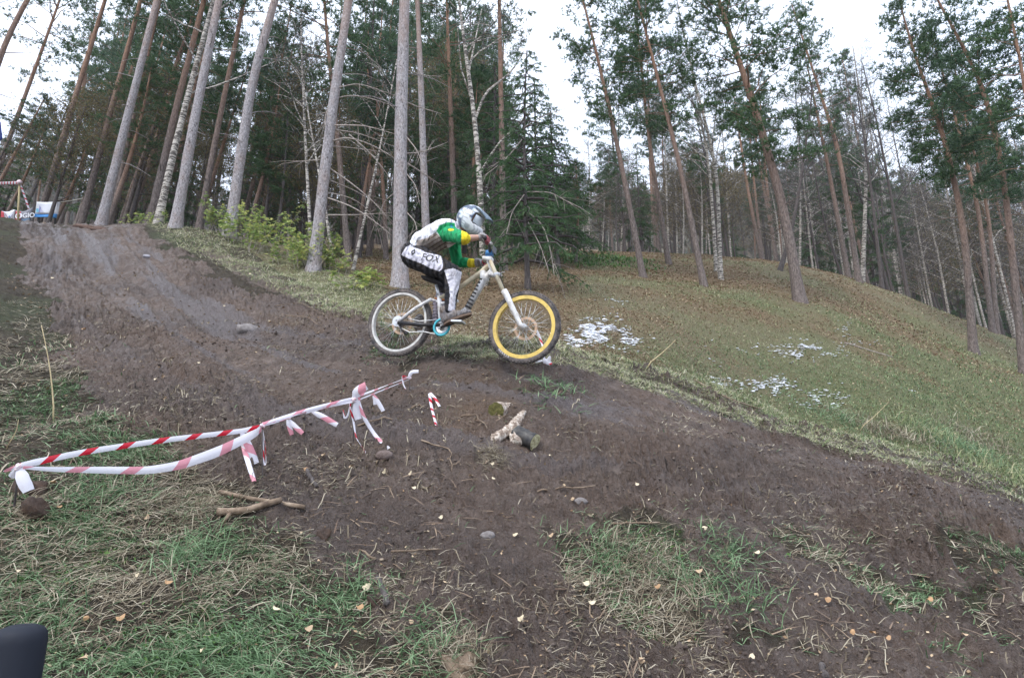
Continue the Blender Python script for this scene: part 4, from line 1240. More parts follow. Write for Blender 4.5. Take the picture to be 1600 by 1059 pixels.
def paint(me, fn):
    n = len(me.vertices); co = np.empty(n * 3, dtype=np.float32); me.vertices.foreach_get('co', co); co = co.reshape(-1, 3).astype(float)
    px, py, d = proj(co)
    c = np.ones((n, 4), dtype=np.float32); c[:, :3] = fn(co, px, py)
    a = me.color_attributes.new('paint', 'FLOAT_COLOR', 'POINT'); a.data.foreach_set('color', c.ravel())

def cloth(name, rough=.8, dirt=.3, fold=26):
    def f(t, b):
        c = coords(t)
        v = N(t, 'ShaderNodeVertexColor', layer_name='paint')
        n = noise(t, c, 16, 6, .65)
        a = mix(t, math_(t, 'MULTIPLY', ramp(t, n, [(.48, 0.0), (.68, 1.0)]), dirt), v.outputs[0], (.24, .18, .13))
        t.links.new(a, b.inputs['Base Color'])
        w = N(t, 'ShaderNodeTexWave', i_Scale=6.0, i_Distortion=9.0, i_Detail=3.0); t.links.new(c, w.inputs['Vector'])
        bump(t, b, math_(t, 'ADD', math_(t, 'MULTIPLY', w.outputs['Fac'], .8), noise(t, c, fold * .5, 4)), 1.0, .02)
    return nmat(name, f, rough=rough, spec=.2)
M_jersey = cloth('jersey_cloth', dirt=.12); M_pants = cloth('trouser_cloth', dirt=.25)
M_skin = flat('skin', (.50, .30, .22), .55)
M_glove = cloth('glove_cloth', dirt=.3); M_shoe = cloth('shoe_leather', dirt=.8)

hipN, hipF = bp(655, 401, .10), bp(655, 401, -.10)
pel = bp(649, 397, 0)
waist = bp(664, 381, 0); chest = bp(692, 366, 0); neck = bp(716, 355, 0); head = bp(736, 343, 0)
kN, kF = bp(708, 427, .16), bp(696, 437, -.14)
aN, aF = bp(703, 484, .155), bp(682, 498, -.155)
sN, sF = bp(704, 366, .19), bp(708, 371, -.18)
eN, eF = bp(726, 373, .40), bp(714, 409, -.33)
hN, hF = bp(749, 371, .31), bp(746, 412, -.30)
def ax(fx, px_, py_):
    return np.stack([fx[0], fx[1], fx[2]], 1)
tdir = (neck - pel) / np.linalg.norm(neck - pel); tup = np.cross(BW, tdir); tup = tup if tup[2] > 0 else -tup
def torso(k):
    return [(pel, np.stack([tdir * .13 * k, BW * .17 * k, tup * .125 * k], 1)), (waist, np.stack([tdir * .15 * k, BW * .145 * k, tup * .105 * k], 1)),
            (chest, np.stack([tdir * .18 * k, BW * .175 * k, tup * .125 * k], 1)), (bp(704, 362, 0), np.stack([tdir * .11 * k, BW * .19 * k, tup * .095 * k], 1))]
# body: one continuous figure under the clothes
body_shapes = torso(.88) + [(hipN, kN, .078, .052), (hipF, kF, .078, .052), (kN, aN, .05, .036), (kF, aF, .05, .036),
    (sN, eN, .044, .036), (sF, eF, .044, .036), (eN, hN, .036, .026), (eF, hF, .036, .026), (chest, sN, .06, .05), (chest, sF, .06, .05),
    (neck - tdir * .03, head, .052, .05), (head, np.stack([BU * .085, BW * .070, BV * .10], 1)), (head + BU * .045 - BV * .045, np.stack([BU * .045, BW * .045, BV * .045], 1)),
    (head + BU * .085 - BV * .015, np.stack([BU * .018, BW * .014, BV * .022], 1)),
    (aN, bp(716, 497, .155), .034, .026), (aF, bp(668, 514, -.155), .034, .026)]
person = empty('person', tuple(bp(690, 500, 0)), 'crouching rider in green and white jersey, black trousers and patterned full-face helmet', 'person')
part('body', remesh_union('body', body_shapes, .011), M_skin, person)

# jersey
WHITE, GREEN, YEL, BEIGE, BLK = (.80, .79, .84), (.012, .30, .105), (.80, .62, .03), (.36, .30, .26), (.022, .022, .026)
cuffN = eN + (hN - eN) * .05; cuffF = eF + (hF - eF) * .78
js = torso(1.0)[1:] + [(pel + tdir * .06, np.stack([tdir * .10, BW * .165, tup * .125], 1)), (chest, sN, .075, .068), (chest, sF, .075, .068), (waist + BW * .06, bp(704, 362, .06) - tup * .03, .105, .085), (waist - BW * .06, bp(704, 362, -.06) - tup * .03, .105, .085), (sN, eN + (sN - eN) * .05, .070, .058), (sF, eF, .068, .054),
    (eN + (sN - eN) * .1, cuffN, .058, .050), (eF, cuffF, .054, .044), (neck - tdir * .05, neck - tdir * .01, .068, .060), ((waist + chest) / 2 + tup * .012, np.stack([tdir * .24, BW * .15, tup * .122], 1))]
jm = remesh_union('jersey', js, .0065, 12)
POLY_SLEEVE = [(682, 361), (687, 352), (700, 347), (714, 349), (721, 358), (722, 366), (722, 380), (694, 380)]
POLY_BEIGE = [(652, 376), (668, 372), (681, 363), (690, 374), (700, 380), (724, 379), (716, 388), (700, 400), (670, 400), (650, 388)]
def jcol(co, px, py):
    c = np.tile(WHITE, (len(co), 1)).astype(float)
    be = inpoly(px, py, POLY_BEIGE) > -0.5
    c[be] = BEIGE
    st = be & (np.sin(px * .55 + py * .9) > .55) & (px > 668); c[st] = (.16, .11, .085)
    be2 = inpoly(px, py, [(698, 382), (722, 378), (712, 388), (702, 392)]) > 0; c[be2] = (.62, .55, .54)
    def seg(p, q):
        d = q - p; t = np.clip(((co - p) @ d) / (d @ d), 0, 1); return np.linalg.norm(co - p - t[:, None] * d, axis=1), t
    dn, tn = seg(sN, eN); df, tf = seg(sF, eF); dn2, tn2 = seg(eN, cuffN); df2, tf2 = seg(eF, cuffF)
    lat = (co - PR) @ BW
    arm = ((dn < .082) & (lat > .13)) | (dn2 < .075) | ((df < .082) & (lat < -.13)) | (df2 < .072)
    arm = arm | ((inpoly(px, py, POLY_SLEEVE) > 0) & (np.abs(lat) > .10))
    c[arm] = GREEN
    c[arm & (px > 721) & (lat > .25)] = YEL
    c[(df2 < .072) & (tf2 > .80) & (lat < -.1)] = YEL
    lg = (lat > .13)
    c[lg & (((px - 704.5) / 4.8) ** 2 + ((py - 359) / 1.8) ** 2 < 1)] = YEL
    c[lg & (((px - 708.5) / 5.5) ** 2 + ((py - 353.3) / 2.2) ** 2 < 1)] = (.05, .33, .55)
    c[lg & (((px - 710) / 2.4) ** 2 + ((py - 353.6) / 1.0) ** 2 < 1)] = (.6, .6, .3)
    c[(px < 641) & (py > 375)] = (.03, .25, .14)
    return c
paint(jm, jcol)
part('jersey', jm, M_jersey, person)

# trousers
tr = [(pel - tup * .015, np.stack([tdir * .14, BW * .18, tup * .135], 1)), (hipN - BV * .015, kN, .122, .080), (hipF, kF, .112, .078), (kN, kN + (aN - kN) * .25, .080, .072), (kF, kF + (aF - kF) * .3, .076, .066),
      (kN + (aN - kN) * .2, kN + (aN - kN) * 1.0, .072, .050), (pel + tdir * .05, np.stack([tdir * .10, BW * .16, tup * .115], 1)), (hipN, np.stack([BU * .11, BW * .09, BV * .105], 1)), (hipF, np.stack([BU * .11, BW * .09, BV * .105], 1))]
tm = remesh_union('trousers', tr, .0065, 9)
P_PAN = [(627, 398), (634, 386), (644, 382), (655, 388), (664, 394), (678, 397), (689, 399.5), (692, 412), (691, 420), (686, 424), (672, 419), (657, 411), (640, 405)]
P_KNEE = [(694, 422), (708, 419), (722, 425), (717, 450), (712, 462), (711, 486), (700, 486), (703, 462), (702, 448)]
def tcol(co, px, py):
    c = np.tile(BLK, (len(co), 1)).astype(float)
    lat = np.abs((co - PR) @ BW)
    near = ((co - PR) @ BW) > .03
    c[(inpoly(px, py, P_PAN) > 0)] = (.70, .68, .76)
    c[(inpoly(px, py, P_KNEE) > 0) & near] = (.72, .70, .76)
    kk = near & (np.abs(py - 429) < 2.5) & (np.sin(px * 1.6 + py * .8) > .72) & (px > 703) & (px < 717); c[kk] = (.22, .21, .24)
    c[(inpoly(px, py, [(636, 376), (650, 381), (668, 390), (662, 392), (648, 387), (636, 382)]) > 0)] = BLK
    c[(inpoly(px, py, [(633, 390), (641, 382), (645, 384), (638, 393)]) > 0)] = (.70, .68, .76)
    return c
paint(tm, tcol)
trous = part('trousers', tm, M_pants, person)

# marks on the trouser panel, pressed on to the cloth
from mathutils.bvhtree import BVHTree
_bm = bpy.data.meshes['trousers']
def decal(name, V2, F, px, py, w, rot, mat):
    """flat outline V2 (metres) laid on the near side of the trousers"""
    org = np.array(person.location)
    co = np.array([v.co for v in trous.data.vertices]) + org
    bvh = BVHTree.FromPolygons([Vector(c) for c in co], [tuple(p.vertices) for p in trous.data.polygons])
    c, s = math.cos(rot), math.sin(rot); out = []
    base = bp(px, py, w)
    for x, y in V2:
        p = base + BU * (x * c - y * s) + BV * (x * s + y * c) + BW * .4
        h = bvh.ray_cast(Vector(p), Vector(-BW))
        out.append(np.array(h[0]) + BW * .003 if h[0] is not None else p - BW * .4)
    me = bpy.data.meshes.new(name); me.from_pydata([tuple(o) for o in out], [], [tuple(f) for f in F]); me.update()
    o = part(name, me, mat, person, smooth=False)
    sd = o.modifiers.new('t', 'SOLIDIFY'); sd.thickness = .002
    return o
def text_mesh(s, size):
    cu = bpy.data.curves.new('t', 'FONT'); cu.body = s; cu.size = size; cu.align_x = 'CENTER'; cu.align_y = 'CENTER'; cu.offset = size * .012
    o = bpy.data.objects.new('t', cu); COL.objects.link(o)
    me = bpy.data.meshes.new_from_object(o.evaluated_get(bpy.context.evaluated_depsgraph_get()))
    V = [(v.co.x, v.co.y) for v in me.vertices]; F = [tuple(p.vertices) for p in me.polygons]
    bpy.data.objects.remove(o); return V, F
V2, F2 = text_mesh('FOX', .095)
decal('trouser_lettering', V2, F2, 678, 408, .15, -.18, M_black)
dm = [(0, .035), (.026, 0), (0, -.035), (-.026, 0), (0, .016), (.011, 0), (0, -.016), (-.011, 0)]
decal('trouser_mark', dm, [(0, 1, 5, 4), (1, 2, 6, 5), (2, 3, 7, 6), (3, 0, 4, 7)], 651, 398, .15, -.3, M_black)

# far lower leg: grey guard with an orange band
part('leg_guard', remesh_union('leg_guard', [(kF + (aF - kF) * .35, aF, .060, .045)], .009, 4), flat('lavender_guard', (.34, .30, .37), .7, dirt=.5), person)
q = kF + (aF - kF) * .5; dq = (aF - kF) / np.linalg.norm(aF - kF)
part('guard_band', MB().tube([q, q + dq * .018], [.062, .062], 16), flat('orange_band', (.62, .20, .05), .6), person)

# shoes
def shoe(heel, toe, side, label):
    f = toe - heel; L = np.linalg.norm(f); f = f / L
    up = np.cross(side, f); up = up if up[2] > 0 else -up
    sh = [(heel + up * .045 + f * .03, np.stack([f * .055, side * .042, up * .052], 1)), (heel + f * .10 + up * .042, np.stack([f * .09, side * .044, up * .045], 1)),
          (heel + f * (L - .065) + up * .022, np.stack([f * .075, side * .047, up * .030], 1)), (heel + f * .02 + up * .07, heel + f * .03 + up * .12, .042, .046)]
    m = remesh_union('shoe', sh, .008, 4); paint(m, lambda co, px, py: np.tile((.20, .185, .185), (len(co), 1)))
    o = part('shoe', m, M_shoe, person)
    n = 20; a = np.linspace(0, 2 * math.pi, n, endpoint=False)
    ring = np.array([heel + f * (L / 2 + (L / 2 + .008) * math.cos(t)) + side * (.045 - .008 * math.cos(t) * 0) * math.sin(t) * (1 if math.cos(t) > -.4 else .85) for t in a])
    mb = MB(); mb.add(np.concatenate([ring - up * .012, ring + up * .008]), [tuple(range(n))[::-1], tuple(range(n, 2 * n))] + [(i, (i + 1) % n, n + (i + 1) % n, n + i) for i in range(n)])
    link_o = part('sole', mb, M_mudb, person, smooth=False)
shoe(bp(694, 506, .155), bp(736, 490, .165), BW, 'n')
shoe(bp(650, 517, -.155), bp(689, 514, -.155), BW, 'f')

# gloves: palm and five fingers curled round each grip
def glove(E, I, wrist, s):
    d = (I - E) / np.linalg.norm(I - E)             # along the grip inwards
    c0 = E + d * .065
    sh = []
    back = (wrist - c0); back -= d * (back @ d); back /= np.linalg.norm(back)
    up = np.cross(d, back); up = up if up[2] > 0 else -up
    pc = c0 + back * .028 + up * .026
    sh.append((pc, np.stack([d * .046, back * .040, up * .017], 1)))
    sh.append((pc + back * .02, wrist, .026, .030))
    for k in range(4):
        ln = [.9, 1.0, .96, .8][k] if s > 0 else [.9, 1.0, .96, .8][k]
        o = c0 + d * (.030 - .020 * k) * (1 if s > 0 else 1)
        r = .0085
        a0 = o + back * .004 + up * .030; a1 = o - back * .026 * ln + up * .018; a2 = o - back * .028 * ln - up * .010; a3 = o - back * .008 - up * .026 * ln
        sh += [(a0, a1, r * 1.1, r), (a1, a2, r, r * .95), (a2, a3, r * .95, r * .8)]
    o = c0 + d * .045
    sh += [(o + back * .025 + up * .01, o + back * .022 - up * .015, .011, .010), (o + back * .022 - up * .015, o - back * .012 - up * .026, .010, .008)]
    m = remesh_union('glove', sh, .0045, 3)
    def col(co, px, py):
        c = np.tile((.36, .34, .34), (len(co), 1)).astype(float)
        c[((co - pc) @ back < -.03)] = (.40, .12, .14)
        return c
    paint(m, col); part('glove', m, M_glove, person)
glove(Bn, Bn2, hN, 1)
glove(Bf, Bf2, hF, 1)

# helmet
HF_ = (math.cos(math.radians(24)) * BU - math.sin(math.radians(24)) * BV); HU = np.cross(BW, HF_); HU = HU if HU[2] > 0 else -HU
hc = bp(736.5, 342, 0); HK = .86
nu, nv = 64, 40
def hr(az, el):
    """outer surface radius vector in helmet axes (forward, side, up)"""
    x, y, z = math.cos(el) * math.cos(az), math.cos(el) * math.sin(az), math.sin(el)
    v = np.array([x * (.142 if x > 0 else .150), y * .116, z * (.132 if z > 0 else .142)])
    g = math.exp(-((el + .66) / .34) ** 2) * max(0, math.cos(az)) ** 1.1
    v = v * (1 + .34 * g)
    v[0] += .030 * g; v[1] *= 1 - .16 * g
    return v
V = []; idx = {}
F = []
for i in range(nv + 1):
    el = -1.12 + (math.pi / 2 + 1.12) * i / nv
    for j in range(nu):
        V.append(hr(2 * math.pi * j / nu - math.pi, el))
V = np.array(V)
for i in range(nv):
    el = -1.12 + (math.pi / 2 + 1.12) * (i + .5) / nv
    for j in range(nu):
        az = 2 * math.pi * (j + .5) / nu - math.pi
        if abs(az) < 1.12 - .25 * abs(el - .05) and -.36 < el < .52: continue     # eye port
        F.append((i * nu + j, i * nu + (j + 1) % nu, (i + 1) * nu + (j + 1) % nu, (i + 1) * nu + j))
W3 = hc + HK * V @ np.stack([HF_, BW, HU])
me = bpy.data.meshes.new('helmet'); me.from_pydata(W3.tolist(), [], F); me.update()
me.polygons.foreach_set('use_smooth', [True] * len(me.polygons))
def hcol(co, px, py):
    q = (co - hc) @ np.stack([HF_, BW, HU], 1)
    az = np.arctan2(q[:, 1], q[:, 0]); el = np.arctan2(q[:, 2], np.hypot(q[:, 0], q[:, 1]))
    c = np.tile((.34, .42, .50), (len(co), 1)).astype(float)
    n = fbm(az * 2.4 + 3, el * 3.1, 3)
    c[n > .10] = (.66, .69, .73); c[n < -.10] = (.08, .11, .17)
    c[(np.abs(n - .05) < .02)] = (.52, .45, .30)
    k = (el < -.28) & (np.abs(az) < 1.9); c[k] = (.68, .69, .70)
    c[k & (np.sin(az * 46) > .55)] = (.36, .37, .40)
    k2 = (np.abs(np.abs(az) - 1.55) < .24) & (el < .45); c[k2] = (.74, .75, .78); c[k2 & (np.sin(el * 60) > .8)] = (.42, .43, .46)
    return c
paint(me, hcol)
hel = part('helmet', me, cloth('helmet_shell', rough=.35, dirt=.15), person)
hel.data.materials[0].node_tree.nodes['Principled BSDF'].inputs['Specular IOR Level'].default_value = .5
for n in list(hel.data.materials[0].node_tree.nodes):
    if n.type == 'BUMP': hel.data.materials[0].node_tree.nodes.remove(n)
sd = hel.modifiers.new('t', 'SOLIDIFY'); sd.thickness = .016; sd.offset = -1
# visor (peak)
mb = MB(); V = []
n1, n2 = 9, 7
for top in (0, 1):
    for i in range(n1):
        for j in range(n2):
            a = (j / (n2 - 1) - .5) * 2; f = i / (n1 - 1)
            x = .030 + f * .215 - .030 * a * a * f; y = a * (.104 - .020 * f); z = .134 - .066 * f - .024 * a * a + .007 * top + .012 * math.sin(f * 3.0)
            V.append([x, y, z])
F = []
g = lambda t, i, j: t * n1 * n2 + i * n2 + j
for i in range(n1 - 1):
    for j in range(n2 - 1):
        F.append((g(0, i, j), g(0, i, j + 1), g(0, i + 1, j + 1), g(0, i + 1, j))); F.append((g(1, i, j), g(1, i + 1, j), g(1, i + 1, j + 1), g(1, i, j + 1)))
for i in range(n1 - 1):
    for j in (0, n2 - 1): F.append((g(0, i, j), g(0, i + 1, j), g(1, i + 1, j), g(1, i, j)))
for j in range(n2 - 1):
    for i in (0, n1 - 1): F.append((g(0, i, j), g(0, i, j + 1), g(1, i, j + 1), g(1, i, j)))
mb.add(hc + HK * np.array(V) @ np.stack([HF_, BW, HU]), F)
vis = part('visor', mb, flat('grey_blue_peak', (.14, .20, .26), .4, dirt=.3), person); vis.parent = hel
# goggles: frame, lens
mb = MB(); V = []; F = []
nn = 15
for i, (r_, z) in enumerate(((.128, -.048), (.136, -.040), (.136, .046), (.128, .052))):
    for j in range(nn):
        a = (j / (nn - 1) - .5) * 1.9
        V.append([math.cos(a) * r_, math.sin(a) * r_ * .80, z * (1 - .15 * abs(a))])
for i in range(3):
    for j in range(nn - 1): F.append((i * nn + j, i * nn + j + 1, (i + 1) * nn + j + 1, (i + 1) * nn + j))
mb.add(hc + HK * np.array(V) @ np.stack([HF_, BW, HU]), F)
gg_ = part('goggles', mb, flat('white_goggle_frame', (.66, .72, .78), .3), person); gg_.modifiers.new('t', 'SOLIDIFY').thickness = .006
mb = MB(); V = []; F = []
for i, z in enumerate((-.032, -.01, .012, .036)):
    for j in range(nn):
        a = (j / (nn - 1) - .5) * 1.6
        V.append([math.cos(a) * .140 + .002, math.sin(a) * .114, z])
for i in range(3):
    for j in range(nn - 1): F.append((i * nn + j, i * nn + j + 1, (i + 1) * nn + j + 1, (i + 1) * nn + j))
mb.add(hc + HK * np.array(V) @ np.stack([HF_, BW, HU]), F)
ln_ = part('lens', mb, flat('goggle_lens', (.30, .42, .50), .12, spec=.7), person); ln_.parent = gg_
# ================================================================ grass, litter and small stuff
def fan_points(n, r0, r1, rng, azr=0.80):
    """random ground points, even in view: azimuth uniform, distance geometric"""
    a = rng.uniform(-azr, azr, n); r = np.exp(rng.uniform(math.log(r0), math.log(r1), n))
    x, y = r * np.sin(a), r * np.cos(a)
    h, mud, g, lit = ground_h(x, y, True)
    P = np.stack([x, y, h], 1); px, py, d = proj(P)
    return P, mud, g, lit, px, py, r

def normals(P):
    e = .06; x, y = P[:, 0], P[:, 1]
    h0 = base_h(x, y); n = np.stack([-(base_h(x + e, y) - h0) / e, -(base_h(x, y + e) - h0) / e, np.ones(len(x))], 1)
    return n / np.linalg.norm(n, axis=1)[:, None]

def blades(P, L, W, lay, rng, seg=2, az=None, sd=.8, loc=None):
    """bent grass blades: base quad plus tip; lay 0 upright .. 1 lying flat"""
    n = len(P)
    a = rng.uniform(0, 2 * math.pi, n) if az is None else az + rng.normal(0, sd, n)
    out = np.stack([np.cos(a), np.sin(a), np.zeros(n)], 1); side = np.stack([-np.sin(a), np.cos(a), np.zeros(n)], 1)
    e = np.clip(lay, 0, 1)[:, None]
    nr = normals(P if loc is None else P + loc)
    out = out - nr * np.sum(out * nr, axis=1)[:, None]; out /= np.linalg.norm(out, axis=1)[:, None]
    side = np.cross(nr, out); upn = nr * e + np.array([0, 0, 1.0]) * (1 - e)
    d1 = out * (.15 + e * .9) + upn * (1.02 - e * .90); d1 /= np.linalg.norm(d1, axis=1)[:, None]
    d2 = out * (.7 + e * .3) + upn * (.45 - e * .50); d2 /= np.linalg.norm(d2, axis=1)[:, None]
    L = L[:, None]; w = W[:, None] * side * .5
    m = P + d1 * L * .55; tip = m + d2 * L * .5
    V = np.stack([P - w, P + w, m + w * .8, m - w * .8, tip], 1).reshape(-1, 3)
    b = np.arange(n)[:, None] * 5
    F = np.concatenate([b + [0, 1, 2], b + [0, 2, 3], b + [3, 2, 4]])
    return V, F

M_gr = foliage_mat('fresh_grass', [(0.15, (0.045, 0.085, 0.036)), (0.4, (0.095, 0.165, 0.075)), (0.65, (0.18, 0.28, 0.14)), (0.9, (0.32, 0.41, 0.25))], .3, 3, .7)
M_dry = foliage_mat('dry_grass', [(0.15, (0.08, 0.06, 0.04)), (0.4, (0.18, 0.145, 0.098)), (0.65, (0.33, 0.28, 0.195)), (0.9, (0.54, 0.48, 0.37))], .2, 3, .75)
M_mix = foliage_mat('hillside_grass', [(0.2, (0.085, 0.125, 0.048)), (0.45, (0.175, 0.23, 0.095)), (0.65, (0.33, 0.33, 0.17)), (0.9, (0.54, 0.49, 0.31))], .25, .6, .7)
M_litter = foliage_mat('leaf_litter', [(0.15, (0.16, 0.10, 0.055)), (0.45, (0.30, 0.205, 0.12)), (0.75, (0.47, 0.35, 0.22)), (0.95, (0.64, 0.52, 0.36))], .1, 2, .8)
M_clover = foliage_mat('clover_leaves', [(0.2, (0.045, 0.10, 0.025)), (0.5, (0.085, 0.17, 0.04)), (0.8, (0.15, 0.25, 0.07))], .3, 3, .7)
rg = np.random.default_rng(31)

def pick(n, r0, r1, prob, rng=rg):
    P, mud, g, lit, px, py, r = fan_points(n, r0, r1, rng)
    k = rng.random(n) < prob(mud, g, lit, px, py, r, P)
    return P[k], r[k], px[k], py[k], mud[k]

M_pale = foliage_mat('bleached_grass', [(0.15, (0.24, 0.22, 0.14)), (0.5, (0.40, 0.38, 0.26)), (0.9, (0.62, 0.58, 0.44))], .3, 3, .7)
M_valley = foliage_mat('valley_grass', [(0.2, (0.06, 0.10, 0.045)), (0.5, (0.13, 0.19, 0.08)), (0.85, (0.24, 0.30, 0.15))], .25, .6, .7)
def patch(P, s, o=0.0):
    return fbm(P[:, 0] * s + o, P[:, 1] * s + o, 3)

# near green grass
P, r, px, py, mu = pick(380000, 1.9, 7.8, lambda m, g, l, px, py, r, P: (1 - .985 * m) * (np.clip(g * 1.15 + .08, .2, 1) * np.where(px > 780, .62, 1)) * np.clip(.52 + patch(P, 2.6) * 1.9, .12, .95) * (r < np.interp(px, [0, 500, 700, 1600], [9, 9, 7, 7])))
n = len(P); L = rg.uniform(.03, .105, n) * np.clip(.8 + patch(P, 1.7, 9), .5, 1.4)
V, F = blades(P, L, rg.uniform(.0028, .006, n) * np.clip(r / 3.2, 1, 2.2), rg.beta(2.2, 1.4, n), rg, az=-1.3 + patch(P, 1.2, 5) * 3, sd=1.0)
tag(link('green_grass', mesh_np('green_grass', V, F), M_gr), 'short green grass growing over the near banks', 'grass', kind='stuff'); nb1 = n
# near dry grass and straw lying about
P, r, px, py, mu = pick(520000, 1.9, 9.5, lambda m, g, l, px, py, r, P: ((1 - m) * (.40 - .14 * g) * np.where((px > 780), .7, 1) * np.clip(.55 + patch(P, 2.1, 30) * 2.2, .12, 1) + m * .20 * np.clip(patch(P, 1.7, 66) * 2.6 + .05, .03, 1)))
n = len(P); L = rg.uniform(.03, .14, n) * np.where(mu > .5, .55, 1)
V, F = blades(P + [0, 0, .004], L, rg.uniform(.002, .0042, n) * np.clip(r / 3.2, 1, 2.4), rg.beta(4.0, .7, n), rg, az=patch(P, .9, 4) * 5, sd=1.1)
tag(link('dry_grass', mesh_np('dry_grass', V, F), M_dry), 'straw coloured dead grass strewn over the banks and dirt', 'grass', kind='stuff'); nb2 = n
# pale matted grass along the far lip of the mound and the left shoulder
LIP = [(690,530),(860,535),(960,560),(1100,590),(1250,640),(1420,690),(1560,735),(1640,760),(1640,800),(1400,725),(1200,670),(1000,606),(880,570),(700,550)]
LSH = [(225,345),(340,360),(430,392),(520,425),(600,450),(600,520),(470,470),(340,410),(260,375)]
def lipf(m, g, l, px, py, r, P):
    j = fbm(P[:, 0] * 2, P[:, 1] * 2, 2) * 14
    a = np.clip(inpoly(px + j, py + j, LIP) / 8 + .6, 0, 1) * (r > 5.2) * (r < 9.5)
    b = np.clip(inpoly(px + j, py + j, LSH) / 8 + .6, 0, 1) * (r > 8.5) * (r < 18) * .8
    return np.maximum(a, b) * np.clip(.8 + fbm(P[:, 0] * 2.5, P[:, 1] * 2.5, 2) * 1.2, .1, 1)
P, r, px, py, mu = pick(420000, 5.2, 18, lipf)
n = len(P); L = rg.uniform(.025, .085, n) * np.clip(r / 8, 1, 1.5)
V, F = blades(P, L, rg.uniform(.003, .006, n) * np.clip(r / 5, 1, 2.6), rg.beta(2.6, 1.0, n), rg)
tag(link('matted_grass', mesh_np('matted_grass', V, F), M_mix), 'pale matted grass along the lip of the dirt mound', 'grass', kind='stuff'); nb3 = n
P, r, px, py, mu = pick(420000, 5.2, 18, lambda *a: lipf(*a) * .75)
n = len(P); L = rg.uniform(.03, .13, n) * np.clip(r / 8, 1, 1.5)
V, F = blades(P, L, rg.uniform(.0025, .005, n) * np.clip(r / 5, 1, 2.6), rg.beta(4.2, .8, n), rg)
tag(link('straw_grass', mesh_np('straw_grass', V, F), M_pale), 'bleached straw along the lip of the dirt mound', 'grass', kind='stuff')
# right hillside: short turf and fallen leaf specks
P, r, px, py, mu = pick(190000, 7.2, 34, lambda m, g, l, px, py, r, P: (r > np.interp(px, [0, 450, 600, 700, 1600], [60, 17, 9, 7.2, 7.6])) * np.clip(.22 + g * .7 + patch(P, .5) * .8, .05, 1) * (1 - .55 * l))
n = len(P); L = rg.uniform(.018, .055, n) * np.clip(r / 10, 1, 2.2)
V, F = blades(P, L, rg.uniform(.004, .009, n) * np.clip(r / 8, 1, 3), rg.beta(1.5, 1.5, n), rg)
tag(link('hillside_turf', mesh_np('hillside_turf', V, F), M_mix), 'short olive turf covering the far hillside', 'grass', kind='stuff'); nb4 = n
P, r, px, py, mu = pick(150000, 7.2, 20, lambda m, g, l, px, py, r, P: (r > np.interp(px, [0, 450, 600, 700, 1600], [60, 17, 9, 7.2, 7.6])) * np.clip((py - 505 + patch(P, .6) * 90 - (px - 950) * .06) / 60, 0, 1) * (1 - l) * (px > 860))
n = len(P); L = rg.uniform(.022, .07, n) * np.clip(r / 10, 1, 2.0)
V, F = blades(P, L, rg.uniform(.004, .009, n) * np.clip(r / 8, 1, 3), rg.beta(1.5, 1.5, n), rg)
tag(link('valley_grass', mesh_np('valley_grass', V, F), M_valley), 'greener grass low in the gully beyond the mound', 'grass', kind='stuff')
def flakes(P, s, rng, tiltz=.35):
    n = len(P); a = rng.uniform(0, 6.283, n)
    u = np.stack([np.cos(a), np.sin(a), rng.normal(0, tiltz, n)], 1); v = np.stack([-np.sin(a), np.cos(a), rng.normal(0, tiltz, n)], 1)
    s = s[:, None]; P = P + [0, 0, .006]
    V = np.stack([P - u * s, P - v * s * .62, P + u * s, P + v * s * .62], 1).reshape(-1, 3)
    b = np.arange(n)[:, None] * 4
    return V, np.concatenate([b + [0, 1, 2], b + [0, 2, 3]])
P, r, px, py, mu = pick(240000, 7.2, 36, lambda m, g, l, px, py, r, P: (r > np.interp(px, [0, 450, 600, 700, 1600], [60, 17, 9, 7.2, 7.6])) * np.clip(.16 + l * .62 + patch(P, .7, 7) * .35, .05, 1))
V, F = flakes(P, rg.uniform(.009, .020, len(P)) * np.clip(r / 10, 1, 2.4), rg)
tag(link('leaf_litter', mesh_np('leaf_litter', V, F), M_litter), 'brown fallen leaves thick over the hillside and forest floor', 'leaf litter', kind='stuff')
P, r, px, py, mu = pick(14000, 1.9, 16, lambda m, g, l, px, py, r, P: np.full(len(P), .9) * (r < np.interp(px, [0, 450, 600, 700, 1600], [17, 15, 9, 7.2, 7.6])))
V, F = flakes(P, rg.uniform(.004, .011, len(P)) * np.clip(r / 4, 1, 2.4), rg)
tag(link('leaf_scraps', mesh_np('leaf_scraps', V, F), M_litter), 'tiny leaf and bark scraps scattered over the dirt', 'leaf scraps', kind='stuff')
# clover and small broad leaves
P, r, px, py, mu = pick(60000, 1.5, 6, lambda m, g, l, px, py, r, P: (1 - m) * g * np.clip(patch(P, 2.2, 60) * 4 - .25, 0, 1) * .8)
V, F = flakes(P + [0, 0, .02] * rg.random((len(P), 1)), rg.uniform(.004, .010, len(P)), rg, .6)
tag(link('clover', mesh_np('clover', V, F), M_clover), 'patches of clover leaves between the grass', 'clover', kind='stuff')
